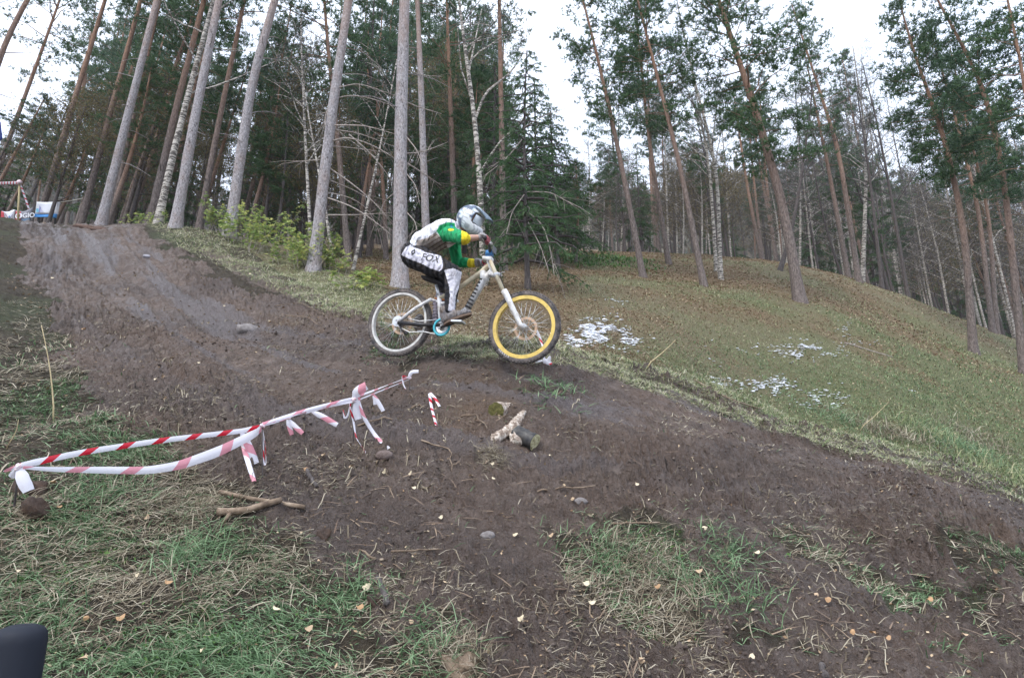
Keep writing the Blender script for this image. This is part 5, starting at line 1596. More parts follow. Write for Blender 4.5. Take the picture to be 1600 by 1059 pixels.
# mud clods and crumbs: low lumps
def lumps(P, s, rng, flat_=.6):
    n = len(P); ico = []
    t = (1 + 5 ** .5) / 2
    base = np.array([[-1, t, 0], [1, t, 0], [-1, -t, 0], [1, -t, 0], [0, -1, t], [0, 1, t], [0, -1, -t], [0, 1, -t], [t, 0, -1], [t, 0, 1], [-t, 0, -1], [-t, 0, 1]]) / 1.9
    f = np.array([[0, 11, 5], [0, 5, 1], [0, 1, 7], [0, 7, 10], [0, 10, 11], [1, 5, 9], [5, 11, 4], [11, 10, 2], [10, 7, 6], [7, 1, 8], [3, 9, 4], [3, 4, 2], [3, 2, 6], [3, 6, 8], [3, 8, 9], [4, 9, 5], [2, 4, 11], [6, 2, 10], [8, 6, 7], [9, 8, 1]])
    V = base[None] * (1 + rng.normal(0, .28, (n, 12, 1))) * s[:, None, None] * np.stack([rng.uniform(.7, 1.4, n), rng.uniform(.7, 1.4, n), rng.uniform(.4, .9, n) * flat_ * 1.4], 1)[:, None]
    V = V + (P + [0, 0, .1] * s[:, None])[:, None]
    F = f[None] + np.arange(n)[:, None, None] * 12
    return V.reshape(-1, 3), F.reshape(-1, 3)
P, r, px, py, mu = pick(62000, 1.9, 9, lambda m, g, l, px, py, r, P: m * np.clip(patch(P, 1.5, 80) * 1.8 + .28, .03, 1) + .02)
V, F = lumps(P - [0, 0, .003], np.minimum(np.exp(rg.normal(-5.3, .5, len(P))), .012) * np.clip(r / 4, .9, 1.4), rg, .8)
def clodm(t, b):
    g = t.nodes.new('ShaderNodeNewGeometry')
    f = math_(t, 'ADD', math_(t, 'MULTIPLY', g.outputs['Random Per Island'], .5), math_(t, 'MULTIPLY', noise(t, coords(t), 40, 4), .5))
    t.links.new(ramp(t, f, [(.2, (.055, .040, .033)), (.5, (.092, .070, .058)), (.8, (.15, .12, .10))]), b.inputs['Base Color'])
    bump(t, b, noise(t, coords(t), 90, 3), .8, .006)
M_clod = nmat('mud_clods', clodm, rough=.9)
tag(link('mud_clods', mesh_np('mud_clods', V, F), M_clod), 'crumbled clods of dark mud over the track', 'mud clods', kind='stuff')
# curled pale rootlets lying on the dirt
P, r, px, py, mu = pick(9000, 1.9, 8, lambda m, g, l, px, py, r, P: .5 * np.clip(.05 + patch(P, 1.6, 21) * 2.4, .01, 1))
n = len(P); a = rg.uniform(0, 6.283, n); k_ = rg.normal(0, 1.6, n); Lr = rg.uniform(.04, .16, n); Vs = []
wv = rg.uniform(.0014, .0028, n) * np.clip(r / 3.5, 1, 2)
x_, y_ = P[:, 0].copy(), P[:, 1].copy()
for s_i in range(6):
    z_ = ground_h(x_, y_) + .006 + .012 * math.sin(s_i * .9)
    Vs.append(np.stack([np.stack([x_, y_, z_], 1) - np.stack([-np.sin(a), np.cos(a), a * 0 - .4], 1) * wv[:, None], np.stack([x_, y_, z_], 1) + np.stack([-np.sin(a), np.cos(a), a * 0 - .4], 1) * wv[:, None]], 1))
    x_ = x_ + np.cos(a) * Lr / 5; y_ = y_ + np.sin(a) * Lr / 5; a = a + k_ / 5 + rg.normal(0, .2, n)
V = np.stack(Vs, 1).reshape(n, 12, 3); b_i = np.arange(n)[:, None] * 12
F = np.concatenate([b_i + [2 * q, 2 * q + 1, 2 * q + 3] for q in range(5)] + [b_i + [2 * q, 2 * q + 3, 2 * q + 2] for q in range(5)])
tag(link('rootlets', mesh_np('rootlets', V.reshape(-1, 3), F), M_dry), 'fine pale rootlets and stems lying on the churned dirt', 'rootlets', kind='stuff')
# dark twigs and root bits
P, r, px, py, mu = pick(24000, 1.9, 9, lambda m, g, l, px, py, r, P: .3 * np.clip(.5 + patch(P, 1.1, 55) * 1.5, .05, 1))
V, F = blades(P + [0, 0, .004], rg.uniform(.03, .17, len(P)), rg.uniform(.003, .008, len(P)), np.full(len(P), .97), rg)
tag(link('twig_litter', mesh_np('twig_litter', V, F), foliage_mat('twig_brown', [(.2, (.05, .032, .024)), (.5, (.12, .08, .055)), (.9, (.26, .19, .13))], 0, 2, .8)), 'small twigs and root bits in the dirt', 'twigs', kind='stuff')
# snow on the hillside
def snowmask(px, py):
    B = [(935,520,20,9,700),(975,535,14,8,160),(1265,552,22,6,330),(1322,520,7,11,50),(1200,603,18,6,300),(1125,600,12,6,36),(1285,625,22,8,90),(905,532,10,6,110),(960,475,10,3,26),(1180,548,30,5,22),(1420,612,8,3,8),(1120,570,5,3,8),(1340,540,30,4,12)]
    out = []
    for cx, cy, sx, sy, k in B:
        a = rg.normal(0, 1, (int(k * 2.4), 2)); out.append(np.stack([cx + a[:, 0] * sx, cy + a[:, 1] * sy], 1))
    return np.concatenate(out)
sp_ = snowmask(0, 0)
keep = fbm(sp_[:, 0] * .09, sp_[:, 1] * .22, 3) > .02
SPt = []
dgr = np.exp(np.linspace(math.log(6.8), math.log(30), 260))
for x, y in sp_[keep]:
    Pq = C0 + dgr[:, None] * ray(x, y); gap = Pq[:, 2] - base_h(Pq[:, 0], Pq[:, 1]); k = np.where(gap < 0)[0]
    if len(k) and k[0] > 0: SPt.append(Pq[k[0]])
SPt = np.array(SPt); SPt[:, 2] = ground_h(SPt[:, 0], SPt[:, 1]) + .012
V, F = lumps(SPt, rg.uniform(.010, .030, len(SPt)), rg, .3)
M_snow = nmat('snow', lambda t, b: t.links.new(ramp(t, noise(t, coords(t), 12), [(.3, (.84, .86, .92)), (.7, (.93, .94, .96))]), b.inputs['Base Color']), rough=.6)
tag(link('snow', mesh_np('snow', V, F, True), M_snow), 'thin patches of old snow on the grassy hillside', 'snow', kind='stuff')

# ---- fallen birch leaves one can pick out
def leaf_mesh(rng, s):
    n = 10; a = np.linspace(0, 2 * math.pi, n, endpoint=False)
    rad = (.85 + .38 * np.cos(a) + .12 * rng.normal(0, 1, n)) * s
    V = [(0, 0, .2 * s)] + [(r_ * math.cos(t), r_ * math.sin(t) * .8, .75 * s * math.sin(t * 2 + 1) * .5 + rng.normal(0, .05 * s)) for r_, t in zip(rad, a)]
    V += [(1.1 * s, .0, 0), (1.9 * s, .1 * s, .1 * s), (1.1 * s, .07 * s, 0)]
    F = [(0, 1 + i, 1 + (i + 1) % n) for i in range(n)] + [(n + 1, n + 2, n + 3)]
    me = bpy.data.meshes.new('fallen_leaf'); me.from_pydata(V, [], F); me.update(); return me
def leafmat(name, a, b_):
    def f(t, b):
        n = noise(t, coords(t), 60, 4); t.links.new(ramp(t, n, [(.35, a), (.65, b_)]), b.inputs['Base Color'])
    return nmat(name, f, rough=.6)
LM = [leafmat('leaf_cream', (.52, .42, .27), (.70, .60, .43)), leafmat('leaf_tan', (.34, .23, .14), (.54, .40, .26)), leafmat('leaf_orange', (.30, .17, .08), (.48, .30, .16))]
LMe = {}
for k in range(3):
    for q in range(3):
        m_ = leaf_mesh(rg, 1.0); m_.materials.append(LM[k]); LMe[(k, q)] = m_
leaf_px = [(215,905,0),(262,915,2),(210,893,0),(228,818,1),(348,843,0),(188,972,2),(30,903,0),(165,768,1),(92,798,2),(133,975,2),(316,1030,0),(133,1037,1),(85,757,2),(600,740,0),(640,747,0),(687,815,0),(570,924,0),(803,843,0),(768,735,0),(695,700,0),(629,770,2),
    (913,920,0),(922,948,0),(925,810,0),(995,770,0),(1016,823,0),(1003,900,1),(1025,925,2),(1080,1012,1),(812,978,0),(860,717,0),(893,787,1),(1140,789,2),(1015,788,0),(860,845,1),(505,718,1),(548,738,1),(475,742,2),(465,757,1),(645,768,0),(770,755,0),(735,748,1),(1172,1030,0),(1355,1044,1),(1365,1000,2),(1385,1005,2),(1330,998,2),(1240,792,1),(1090,900,1),
    (220,570,0),(193,593,1),(243,597,0),(258,626,1),(100,640,0),(216,477,0),(200,455,0),(81,437,0),(98,423,0),(211,433,0),(325,508,0),(310,568,0),(268,526,0),(255,593,1),(130,520,2),(78,500,0),(370,455,0),(390,430,0),(405,462,1),(350,480,0),(690,1000,1),(640,985,1),(560,960,2),(480,990,1),(430,960,0),(500,880,1),(1290,945,2),(1275,937,1),(1000,1040,1),(1505,1000,1),(1450,945,2),(1560,905,1),(1180,870,0),(1100,835,0)]
def leaf_label(px, py, c):
    col = ['pale cream', 'tan', 'orange'][c]
    if py < 660 and px < 460: return f'{col} fallen leaf on the dirt slope at left'
    if px < 430 and py > 740: return f'{col} fallen leaf in the grass of the lower left bank'
    if px > 830 and py > 860: return f'{col} fallen leaf around the lower right grass patch'
    return f'{col} fallen leaf on the dark mud below the mound'
for k, (x, y, c) in enumerate(leaf_px):
    Pq = hit(x, y); o = link('fallen_leaf', LMe[(c, k % 3)], None)
    s = rg.uniform(.012, .021) * min(1.4, max(1, Pq[1] / 5))
    o.scale = (s, s, s); o.location = (Pq[0], Pq[1] - .01, Pq[2] + .028)
    o.rotation_euler = (rg.normal(0.45, .35), rg.normal(0, .35), rg.uniform(-1, 1) if rg.random() < .5 else rg.uniform(0, 6.28))
    tag(o, leaf_label(x, y, c), 'leaf', 'fallen leaves: ' + leaf_label(x, y, c))

# ---- wood, stone
M_stick = nmat('stick_bark', lambda t, b: (t.links.new(ramp(t, noise(t, coords(t), 14, 5), [(.3, (.075, .05, .036)), (.5, (.20, .145, .10)), (.75, (.40, .32, .24))]), b.inputs['Base Color']), bump(t, b, noise(t, coords(t), 60), .6, .004)), rough=.85)
def thing_mesh(name, mb, mat, label, cat, group=None, smooth=True):
    me = mb.mesh(name, smooth); n = len(me.vertices); co = np.empty(n * 3, dtype=np.float32); me.vertices.foreach_get('co', co); co = co.reshape(-1, 3)
    c = np.array([co[:, 0].mean(), co[:, 1].mean(), co[:, 2].min()]); me.vertices.foreach_set('co', (co - c).astype(np.float32).ravel()); me.update()
    o = link(name, me, mat); o.location = c
    return tag(o, label, cat, group)
def ground_line(pts, lift, n=12, wob=.0025):
    P = np.array([hit(x, y) for x, y in pts]); t = np.linspace(0, len(P) - 1, n)
    P = np.stack([np.interp(t, np.arange(len(P)), P[:, k]) for k in range(3)], -1)
    P[:, 2] += lift; P += rg.normal(0, wob, P.shape) * [1, 1, .6]
    return P
def stick(pts, r0, r1, lift, label, mat=None, cat='stick', extra=None, name='stick', **k):
    P = ground_line(pts, lift, **k)
    mb = MB().tube(P, np.linspace(r0, r1, len(P)) * (1 + rg.normal(0, .06, len(P))), 9)
    if extra: extra(mb, P)
    return thing_mesh(name, mb, mat or M_stick, label, cat)
stick([(338,813),(380,806),(438,799)], .022, .016, .040, 'thick peeled stick lying in grass at the foot of the dirt', extra=lambda mb, P: mb.tube([P[3], P[3] + [-.01, -.06, -.05]], [.012, .009], 6))
stick([(342,778),(400,788),(476,798)], .012, .013, .035, 'longer thin stick just above the thick peeled stick')
stick([(478,742),(494,764)], .014, .010, .025, 'short dark stub of wood in the mud above the sticks', M_dark)
stick([(590,905),(600,930),(606,945)], .013, .014, .010, 'dark root piece in the mud near the bottom', M_dark)
stick([(610,870),(690,868)], .006, .004, .025, 'thin straight pale twig on the mud at lower middle')
stick([(955,825),(1030,822)], .006, .004, .025, 'thin red-brown twig below the mound at lower right of middle')
stick([(1283,1040),(1290,1062)], .012, .012, .01, 'short stub of wood at the bottom edge', M_dark)
stick([(1085,596),(1140,626),(1190,643)], .010, .008, .02, 'long dry branch lying along the lip of the mound')
stick([(1320,538),(1395,560)], .014, .008, .03, 'curved fallen branch in the grass of the far hillside', M_twig)
# upright canes
def cane(p0, top, r, label, mat=M_stick):
    B = hit(*p0); T = at_y(top[0], top[1], B[1] - .05)
    t = np.linspace(0, 1, 7)[:, None]; P = B * (1 - t) + T * t + np.array([.02, 0, 0]) * np.sin(t * 3)
    P[0, 2] -= .05
    mb = MB().tube(P, np.linspace(r, r * .35, 7), 5)
    thing_mesh('dry_stalk', mb, mat, label, 'stalk')
M_straw = leafmat('straw_stalk', (.42, .32, .18), (.58, .48, .28))
cane((85,660), (64,508), .006, 'tall dry yellow stalk standing on the left bank', M_straw)
cane((1008,572), (1055,531), .008, 'pale cane leaning in the grass beyond the mound', M_straw)
cane((1130,600), (1131,588), .006, 'short cane in the gully beyond the mound', M_straw)
cane((1340,672), (1388,628), .006, 'thin cane leaning over the gully at right', M_straw)
cane((8,700), (28,655), .004, 'short bent dry stalk at the left edge', M_straw)
cane((1530,1), (1531,0), .001, 'x', M_straw) if False else None
# stone
def stone(px, py, s, label, name='stone', col=((.12, .105, .10), (.27, .245, .235)), sq=(1.25, .9, .75)):
    rng = np.random.default_rng(int(px)); B = hit(px, py)
    nu, nv = 18, 11; V = []
    for i in range(nv + 1):
        ph = math.pi * i / nv
        for j in range(nu):
            th = 2 * math.pi * j / nu
            V.append([math.sin(ph) * math.cos(th), math.sin(ph) * math.sin(th), math.cos(ph)])
    V = np.array(V); k = 1 + (.30 if 'stone' in name else .85) * fbm(V[:, 0] * 1.3 + V[:, 2] * 1.1 + px, V[:, 1] * 1.3 - V[:, 2], 3)
    k += (.05 if 'stone' in name else .35) * fbm(V[:, 0] * 5 + V[:, 2] * 3, V[:, 1] * 5 + V[:, 2] * 4, 2)
    V = V * k[:, None] * s * np.array(sq)
    F = [(i * nu + j, i * nu + (j + 1) % nu, (i + 1) * nu + (j + 1) % nu, (i + 1) * nu + j) for i in range(nv) for j in range(nu)]
    mb = MB().add(V + B + [0, 0, s * (.15 if 'stone' in name else -.2)], F)
    m = nmat(name + '_surface', lambda t, b: (t.links.new(ramp(t, noise(t, coords(t), 18, 5), [(.3, col[0]), (.7, col[1])]), b.inputs['Base Color']), bump(t, b, noise(t, coords(t), 40, 5), .7, .01)), rough=.75)
    return thing_mesh(name, mb, m, label, 'stone' if 'stone' in name else 'clod')
stone(387, 512, .12, 'smooth grey stone half sunk in the dirt slope')
stone(229, 402, .055, 'small pale grey stone high on the dirt slope', col=((.25, .24, .26), (.42, .41, .44)))
stone(907, 785, .035, 'small round stone on the mud right of the logs')
stone(600, 722, .045, 'small brown stone below the tape ends', col=((.10, .07, .06), (.18, .14, .125)))
stone(762, 838, .030, 'small round stone beside a cream leaf in the mud')
stone(722, 1040, .085, 'rough tan root ball of dead grass at the bottom edge', 'root_clod', ((.08, .055, .038), (.26, .19, .13)), (1, 1, .8))
for (x, y, s, lb) in ((47, 768, .085, 'dark brown earthy lump under the left tape knot'), (52, 800, .075, 'dark earthy lump just below another in the left bank'), (585, 940, .035, 'clod of dark soil among roots at lower middle'), (508, 835, .035, 'clod of rooty soil below the sticks')):
    stone(x, y, s, lb, 'earth_clod', ((.022, .014, .010), (.085, .052, .036)), (1, .9, 1.0))
# tufts of hair-like roots
def tuft(px, py, n, L, w, mat, label, name, cat, up=.6, spread=.05, hang=None):
    B = hit(px, py); Pq = B + rg.normal(0, spread, (n, 3)) * [1, 1, .1]; Pq[:, 2] = ground_h(Pq[:, 0], Pq[:, 1])
    V, F = blades(Pq - B, rg.uniform(.5, 1.1, n) * L, np.full(n, w), rg.beta(2.2, 1.2, n), rg, loc=B, az=(hang if hang is not None else 0), sd=1.0 if hang is not None else 9)
    o = link(name, mesh_np(name, V, F), mat); o.location = B
    return tag(o, label, cat, kind='stuff')
tuft(768, 712, 420, .11, .003, M_dry, 'pale root tuft hanging below the birch log pieces', 'root_tuft', 'root tuft', spread=.06, hang=-1.5)
tuft(722, 1035, 500, .10, .003, M_dry, 'shaggy dead grass on the clod at the bottom edge', 'grass_tuft', 'grass tuft', spread=.06)
for (x, y, n, L, lb) in ((1135, 862, 170, .15, 'fresh green grass tuft on the mud at right'), (1145, 935, 200, .14, 'broad green grass tuft in the lower right patch'), (1060, 900, 150, .13, 'green grass tuft at the left end of the lower right patch'), (40, 985, 160, .16, 'bright green grass tuft beside the black post'), (160, 770, 220, .15, 'green grass tuft under the sagging tape'), (670, 1010, 220, .12, 'green grass tuft near the shaggy clod'), (300, 870, 300, .15, 'green grass tuft below the thick stick'), (555, 925, 140, .11, 'small green tuft among dark roots'), (960, 880, 200, .12, 'olive tuft mixed with straw at lower middle')):
    tuft(x, y, n, L, .005, M_gr, lb, 'grass_tuft', 'grass tuft', spread=.09)
tuft(980, 880, 380, .16, .003, M_dry, 'matted straw tuft at the head of the lower right patch', 'straw_tuft', 'grass tuft', spread=.13, hang=-.6)
tuft(300, 790, 420, .17, .003, M_dry, 'long straw tuft above the sticks on the left bank', 'straw_tuft', 'grass tuft', spread=.16, hang=-.9)
tuft(240, 700, 420, .17, .003, M_dry, 'dry straw tuft behind the striped tape', 'straw_tuft', 'grass tuft', spread=.18, hang=-.9)
# logs in the mound face
def log_thing(name, A, B_, r, label, bark, endm, bulge=.1, sides=18):
    root = empty(name, tuple(A), label, 'log')
    t = np.linspace(0, 1, 9); P = A + np.outer(t, B_ - A); R = r * (1 + rg.normal(0, .05, (9, sides)))
    V, F = tube_np(P, R, sides)
    part('bark', MB().add(V, F), bark, root)
    for p, d in ((P[0], P[0] - P[1]), (P[-1], P[-1] - P[-2])):
        d = d / np.linalg.norm(d); k = 0 if d @ (P[0] - P[1]) > 0 else 8
        ring = V[k * sides:(k + 1) * sides]
        mb = MB().add(np.concatenate([ring + d * .002, [ring.mean(0) + d * .012]]), [(i, (i + 1) % sides, sides) for i in range(sides)])
        part('cut_end', mb, endm, root)
    return root
M_moss = nmat('moss', lambda t, b: (t.links.new(ramp(t, noise(t, coords(t), 45, 5), [(.3, (.045, .040, .012)), (.55, (.12, .11, .035)), (.8, (.24, .21, .09))]), b.inputs['Base Color']), bump(t, b, noise(t, coords(t), 90, 4), 1.0, .01)), rough=.95)
M_palewood = nmat('pale_split_wood', lambda t, b: (t.links.new(ramp(t, noise(t, coords(t, 'Object', (1, 1, 1)), 30, 6, .7), [(.36, (.10, .072, .055)), (.47, (.30, .23, .18)), (.56, (.52, .45, .38)), (.72, (.70, .66, .60))]), b.inputs['Base Color']), bump(t, b, noise(t, coords(t), 60, 4), 1.0, .008)), rough=.85)
M_char = nmat('wet_black_bark', lambda t, b: (t.links.new(ramp(t, noise(t, coords(t), 25, 5), [(.35, (.018, .018, .020)), (.75, (.10, .09, .08))]), b.inputs['Base Color'])), rough=.45)
M_yend = nmat('rotten_yellow_wood', lambda t, b: (t.links.new(ramp(t, noise(t, coords(t), 50, 5, .7), [(.3, (.12, .10, .04)), (.5, (.48, .44, .26)), (.75, (.74, .70, .50))]), b.inputs['Base Color']), bump(t, b, noise(t, coords(t), 70, 4), 1.0, .012)), rough=.9)
def sub(px, py, off):       # a point near the ground surface, pushed towards (+) or away from the eye
    Pq = hit(px, py); v = C0 - Pq; v = v / np.linalg.norm(v); return Pq + v * off
log_thing('mossy_log', sub(775, 642, .05), sub(800, 630, -.16) + np.array([.10, .22, .02]), .066, 'round log end furred with moss, upper of the logs in the mound', M_palewood, M_moss)
log_thing('black_log', sub(836, 690, .075), sub(806, 678, .02), .058, 'black wet log with a splintered yellow end', M_char, M_yend)
# forked piece of birch wood
def forked():
    A, B_, C_ = sub(773, 686, .015), sub(803, 664, .045), sub(818, 644, .01); D_ = sub(806, 690, .035)
    m = remesh_union('birch_fork', [(A, B_, .034, .042), (B_, C_, .042, .018), (B_, D_, .044, .04), (B_ + (A - B_) * .2, D_, .03, .03)], .0045, 2)
    n = len(m.vertices); co = np.empty(n * 3, dtype=np.float32); m.vertices.foreach_get('co', co); co = co.reshape(-1, 3).astype(float)
    nr = np.empty(n * 3, dtype=np.float32); m.vertices.foreach_get('normal', nr); nr = nr.reshape(-1, 3)
    k = .014 * fbm(co[:, 0] * 26 + co[:, 2] * 20, co[:, 1] * 26 + co[:, 2] * 14, 3) + .012 * fbm(co[:, 0] * 90 + co[:, 2] * 12, co[:, 1] * 90 + co[:, 2] * 30, 2)
    co = co + nr * k[:, None]; loc = A.copy(); m.vertices.foreach_set('co', (co - loc).astype(np.float32).ravel()); m.update()
    tag(link('birch_fork', m, M_palewood, None, loc), 'forked chunk of pale birch wood sticking out of the mound', 'log')
forked()
# roots hanging out of the bank
for k, pts in enumerate([[(430,480),(470,478),(520,500)], [(440,490),(480,492),(500,510)], [(640,640),(655,633),(668,640)], [(655,690),(700,705),(705,740)], [(720,650),(745,655),(760,670)], [(505,515),(480,530),(476,545)], [(560,668),(600,660),(640,668)], [(690,720),(712,728)], [(840,770),(880,765),(930,770)], [(600,880),(560,865),(545,885)]]):
    nm = ['thin root looping out of the eroded bank behind the tape', 'thin bare root running across the dirt face'][0 if k in (0, 1, 5) else 1]
    P = ground_line(pts, .014, 9, .01)
    o = thing_mesh('root', MB().tube(P, np.linspace(.007, .003, 9), 5), M_stick, nm, 'root', 'roots: ' + nm)

# ---- barrier tape
def tapem(stretched, w=1.0):
    def f(t, b):
        uv = N(t, 'ShaderNodeUVMap', uv_map='run')
        s = N(t, 'ShaderNodeSeparateXYZ'); t.links.new(uv.outputs[0], s.inputs[0])
        d = math_(t, 'ADD', s.outputs[0], math_(t, 'MULTIPLY', s.outputs[1], .045))
        m = math_(t, 'FRACT', math_(t, 'DIVIDE', d, .172 if not stretched else .25))
        k = math_(t, 'LESS_THAN', m, .33 if not stretched else .28)
        red = (.62, .012, .035) if not stretched else (.72, .30, .36)
        t.links.new(mix(t, k, (.82, .80, .86), red), b.inputs['Base Color'])
        tr = t.nodes.new('ShaderNodeBsdfTranslucent'); t.links.new(mix(t, k, (.82, .80, .86), red), tr.inputs['Color'])
        ms = t.nodes.new('ShaderNodeMixShader'); ms.inputs[0].default_value = .3
        t.links.new(b.outputs[0], ms.inputs[1]); t.links.new(tr.outputs[0], ms.inputs[2]); t.links.new(ms.outputs[0], t.nodes['Material Output'].inputs[0])
    return nmat('tape_film_pale' if stretched else 'tape_film', f, rough=.35, spec=.5)
M_tape, M_tape2 = tapem(False), tapem(True)
def ribbon(P, W, face, twist=0.0, start=0.0, curl=.12):
    """strip of film along P, width W(i), facing the direction face, with a lengthwise curl"""
    P = np.array(P); n = len(P); T = np.gradient(P, axis=0); T /= np.linalg.norm(T, axis=1)[:, None]
    W = np.broadcast_to(W, (n,)); s = np.concatenate([[0], np.cumsum(np.linalg.norm(np.diff(P, axis=0), axis=1))]) + start
    tw = np.broadcast_to(twist, (n,)); V = []; UVc = []; m = 5
    for i in range(n):
        A = np.cross(T[i], face); A /= np.linalg.norm(A); B_ = np.cross(A, T[i])
        a = tw[i]; X = A * math.cos(a) + B_ * math.sin(a); Y = -A * math.sin(a) + B_ * math.cos(a)
        for j in range(m):
            u = j / (m - 1) - .5
            V.append(P[i] + X * u * W[i] + Y * (curl * W[i] * (1 - 4 * u * u)))
            UVc.append((s[i], j / (m - 1)))
    F = [(i * m + j, i * m + j + 1, (i + 1) * m + j + 1, (i + 1) * m + j) for i in range(n - 1) for j in range(m - 1)]
    return np.array(V), F, UVc
def tape_part(name, P, W, mat, root, twist=0.0, start=0.0, face=None, curl=.12):
    P = np.array(P); f = face if face is not None else (C0 - P.mean(0)); f = f / np.linalg.norm(f)
    V, F, UVc = ribbon(P, W, f, twist, start, curl)
    me = bpy.data.meshes.new(name); me.from_pydata((V - np.array(root.location)).tolist(), [], F)
    uvl = me.uv_layers.new(name='run')
    for l in me.loops: uvl.data[l.index].uv = UVc[l.vertex_index]
    me.polygons.foreach_set('use_smooth', [True] * len(me.polygons)); me.update()
    return link(name, me, mat, root)
def line3(pts, n):
    """pts of (px, py, depth) -> n points"""
    P = np.array([unp(*p) for p in pts]); t = np.linspace(0, len(P) - 1, n)
    P = np.stack([np.interp(t, np.arange(len(P)), P[:, k]) for k in range(3)], -1)
    for _ in range(2): P[1:-1] = .25 * P[:-2] + .5 * P[1:-1] + .25 * P[2:]
    return P
def dep(px, py):
    return float((hit(px, py) - C0) @ FWD)
def TP(px, py, lift):      # lift = how far in front of the ground the tape hangs
    return (px, py, dep(px, py) - lift)
k1 = dep(35, 760) - .22; k2 = dep(408, 700) - .25; k3 = dep(548, 660) - .22; k4 = dep(640, 605) - .06
tape = empty('barrier_tape', tuple(hit(250, 745)), 'red and white barrier tape strung between pegs along the dirt track', 'tape')
# taut striped strand
tape_part('strand', line3([(32, 727, k1), (130, 706, k1 + (k2 - k1) * .3), (250, 688, k1 + (k2 - k1) * .6), (380, 673, k2), (410, 665, k2)], 30), np.interp(np.linspace(0, 1, 30), [0, .06, .1, .85, .95, 1], [.026, .034, .031, .029, .024, .014]) , M_tape, tape, start=.05)
# sagging wide strand
tape_part('strand', line3([(36, 730, k1), (80, 733, k1 + .1), (150, 734, k1 + .25), (230, 735, k1 + (k2 - k1) * .5), (280, 727, k1 + (k2 - k1) * .62), (340, 706, k1 + (k2 - k1) * .8), (395, 679, k2), (411, 667, k2)], 40), np.interp(np.linspace(0, 1, 40), [0, .12, .3, .55, .7, .85, 1], [.014, .022, .036, .048, .058, .05, .02]), M_tape2, tape, start=.02)
# bundle on to the upper pegs
def bundle(a, b, n, jit, ws):
    for q in range(n):
        P = line3([a, ((a[0] + b[0]) / 2, (a[1] + b[1]) / 2 + rg.uniform(-jit, jit), (a[2] + b[2]) / 2), b], 16)
        tape_part('strand', P, ws * rg.uniform(.6, 1.2), M_tape if q % 3 == 2 else M_tape2, tape, twist=np.linspace(rg.uniform(-.5, .5), rg.uniform(-1, 3), 16), start=rg.uniform(0, .2))
bundle((410, 664, k2), (478, 643, (k2 + k3) / 2), 2, 2, .024); bundle((478, 643, (k2 + k3) / 2), (552, 626, k3), 2, 3, .024)
bundle((410, 662, k2), (552, 622, k3), 1, 3, .016)
bundle((552, 622, k3), (641, 588, k4), 1, 1.5, .013); bundle((552, 628, k3), (641, 592, k4), 1, 1.5, .013)
def tail(pts, w, pale=False, tw=0):
    pts = [(x, y, min(d_, dep(x, y) - .03)) for x, y, d_ in pts]
    n = 14; P = line3(pts, n)
    tape_part('tail', P, np.interp(np.linspace(0, 1, n), [0, .3, .7, 1], [w * .45, w, w * 1.05, w * .9]), M_tape2 if pale else M_tape, tape, twist=np.linspace(0, tw, n), start=rg.uniform(0, .2), curl=.2)
f = lambda x, y, d: (x, y, d)
tail([f(30, 730, k1), f(37, 752, k1 - .02), f(45, 767, k1 - .02)], .055, True, .3)
tail([f(24, 734, k1), f(20, 742, k1), f(17, 745, k1)], .03, True); tail([f(35, 728, k1), f(18, 732, k1), f(8, 736, k1 + .02)], .022, True, 1)
tail([f(377, 674, k2), f(381, 700, k2), f(397, 752, k2 + .02)], .028, True, .3); tail([f(377, 674, k2), f(390, 700, k2 - .02), f(400, 724, k2 - .02)], .045, True, .4)
tail([f(409, 667, k2), f(411, 690, k2), f(412, 728, k2 + .02), f(416, 728, k2 + .03), f(416, 700, k2 + .03), f(410, 668, k2)], .012, False, 2)
tail([f(449, 655, k3), f(452, 666, k3), f(456, 679, k3)], .03, True); tail([f(451, 655, k3), f(463, 668, k3), f(473, 677, k3)], .032, True, .3)
tail([f(486, 642, k3), f(505, 651, k3), f(527, 664, k3)], .036, True, .2)
tail([f(536, 640, k3), f(538, 650, k3), f(537, 653, k3), f(543, 653, k3), f(548, 630, k3)], .012, False)
tail([f(546, 630, k3), f(553, 660, k3), f(556, 685, k3 + .02), f(571, 706, k3 + .04)], .018, False, 2)
tail([f(560, 622, k3), f(567, 650, k3), f(587, 682, k3 + .02), f(608, 701, k3 + .05)], .024, True, .3)
tail([f(560, 620, k3), f(556, 640, k3), f(560, 655, k3)], .05, True, .2)
tail([f(553, 622, k3), f(559, 611, k3 - .02), f(573, 602, k3 - .03)], .062, True, .3)
tail([f(583, 618, k3), f(586, 624, k3), f(586, 632, k3)], .024, False); tail([f(584, 617, k3), f(592, 630, k3), f(599, 642, k3)], .028, True, .3)
tail([f(638, 590, k4), f(628, 586, k4), f(630, 600, k4), f(634, 608, k4)], .014, False, 1)
tail([f(638, 590, k4), f(643, 581, k4), f(654, 580, k4)], .030, True, .4)
def knot(px, py, d, s):
    c = unp(px, py, d); mb = MB()
    for q in range(3):
        u = rg.normal(0, 1, 3); u /= np.linalg.norm(u); v = np.cross(u, rg.normal(0, 1, 3)); v /= np.linalg.norm(v)
        a = np.linspace(0, 2 * math.pi, 11)
        mb.tube(c + s * (np.outer(np.cos(a), u) + np.outer(np.sin(a), v) * .7), np.full(11, s * .42), 6)
    part('knot', mb, M_tapeknot, tape)
M_tapeknot = flat('bunched_tape', (.80, .70, .74), .4, dirt=.4, dirtcol=(.55, .05, .08), dscale=60)
knot(29, 730, k1, .016); knot(410, 665, k2, .013); knot(554, 625, k3, .018); knot(640, 590, k4, .012); knot(452, 653, k3, .009)
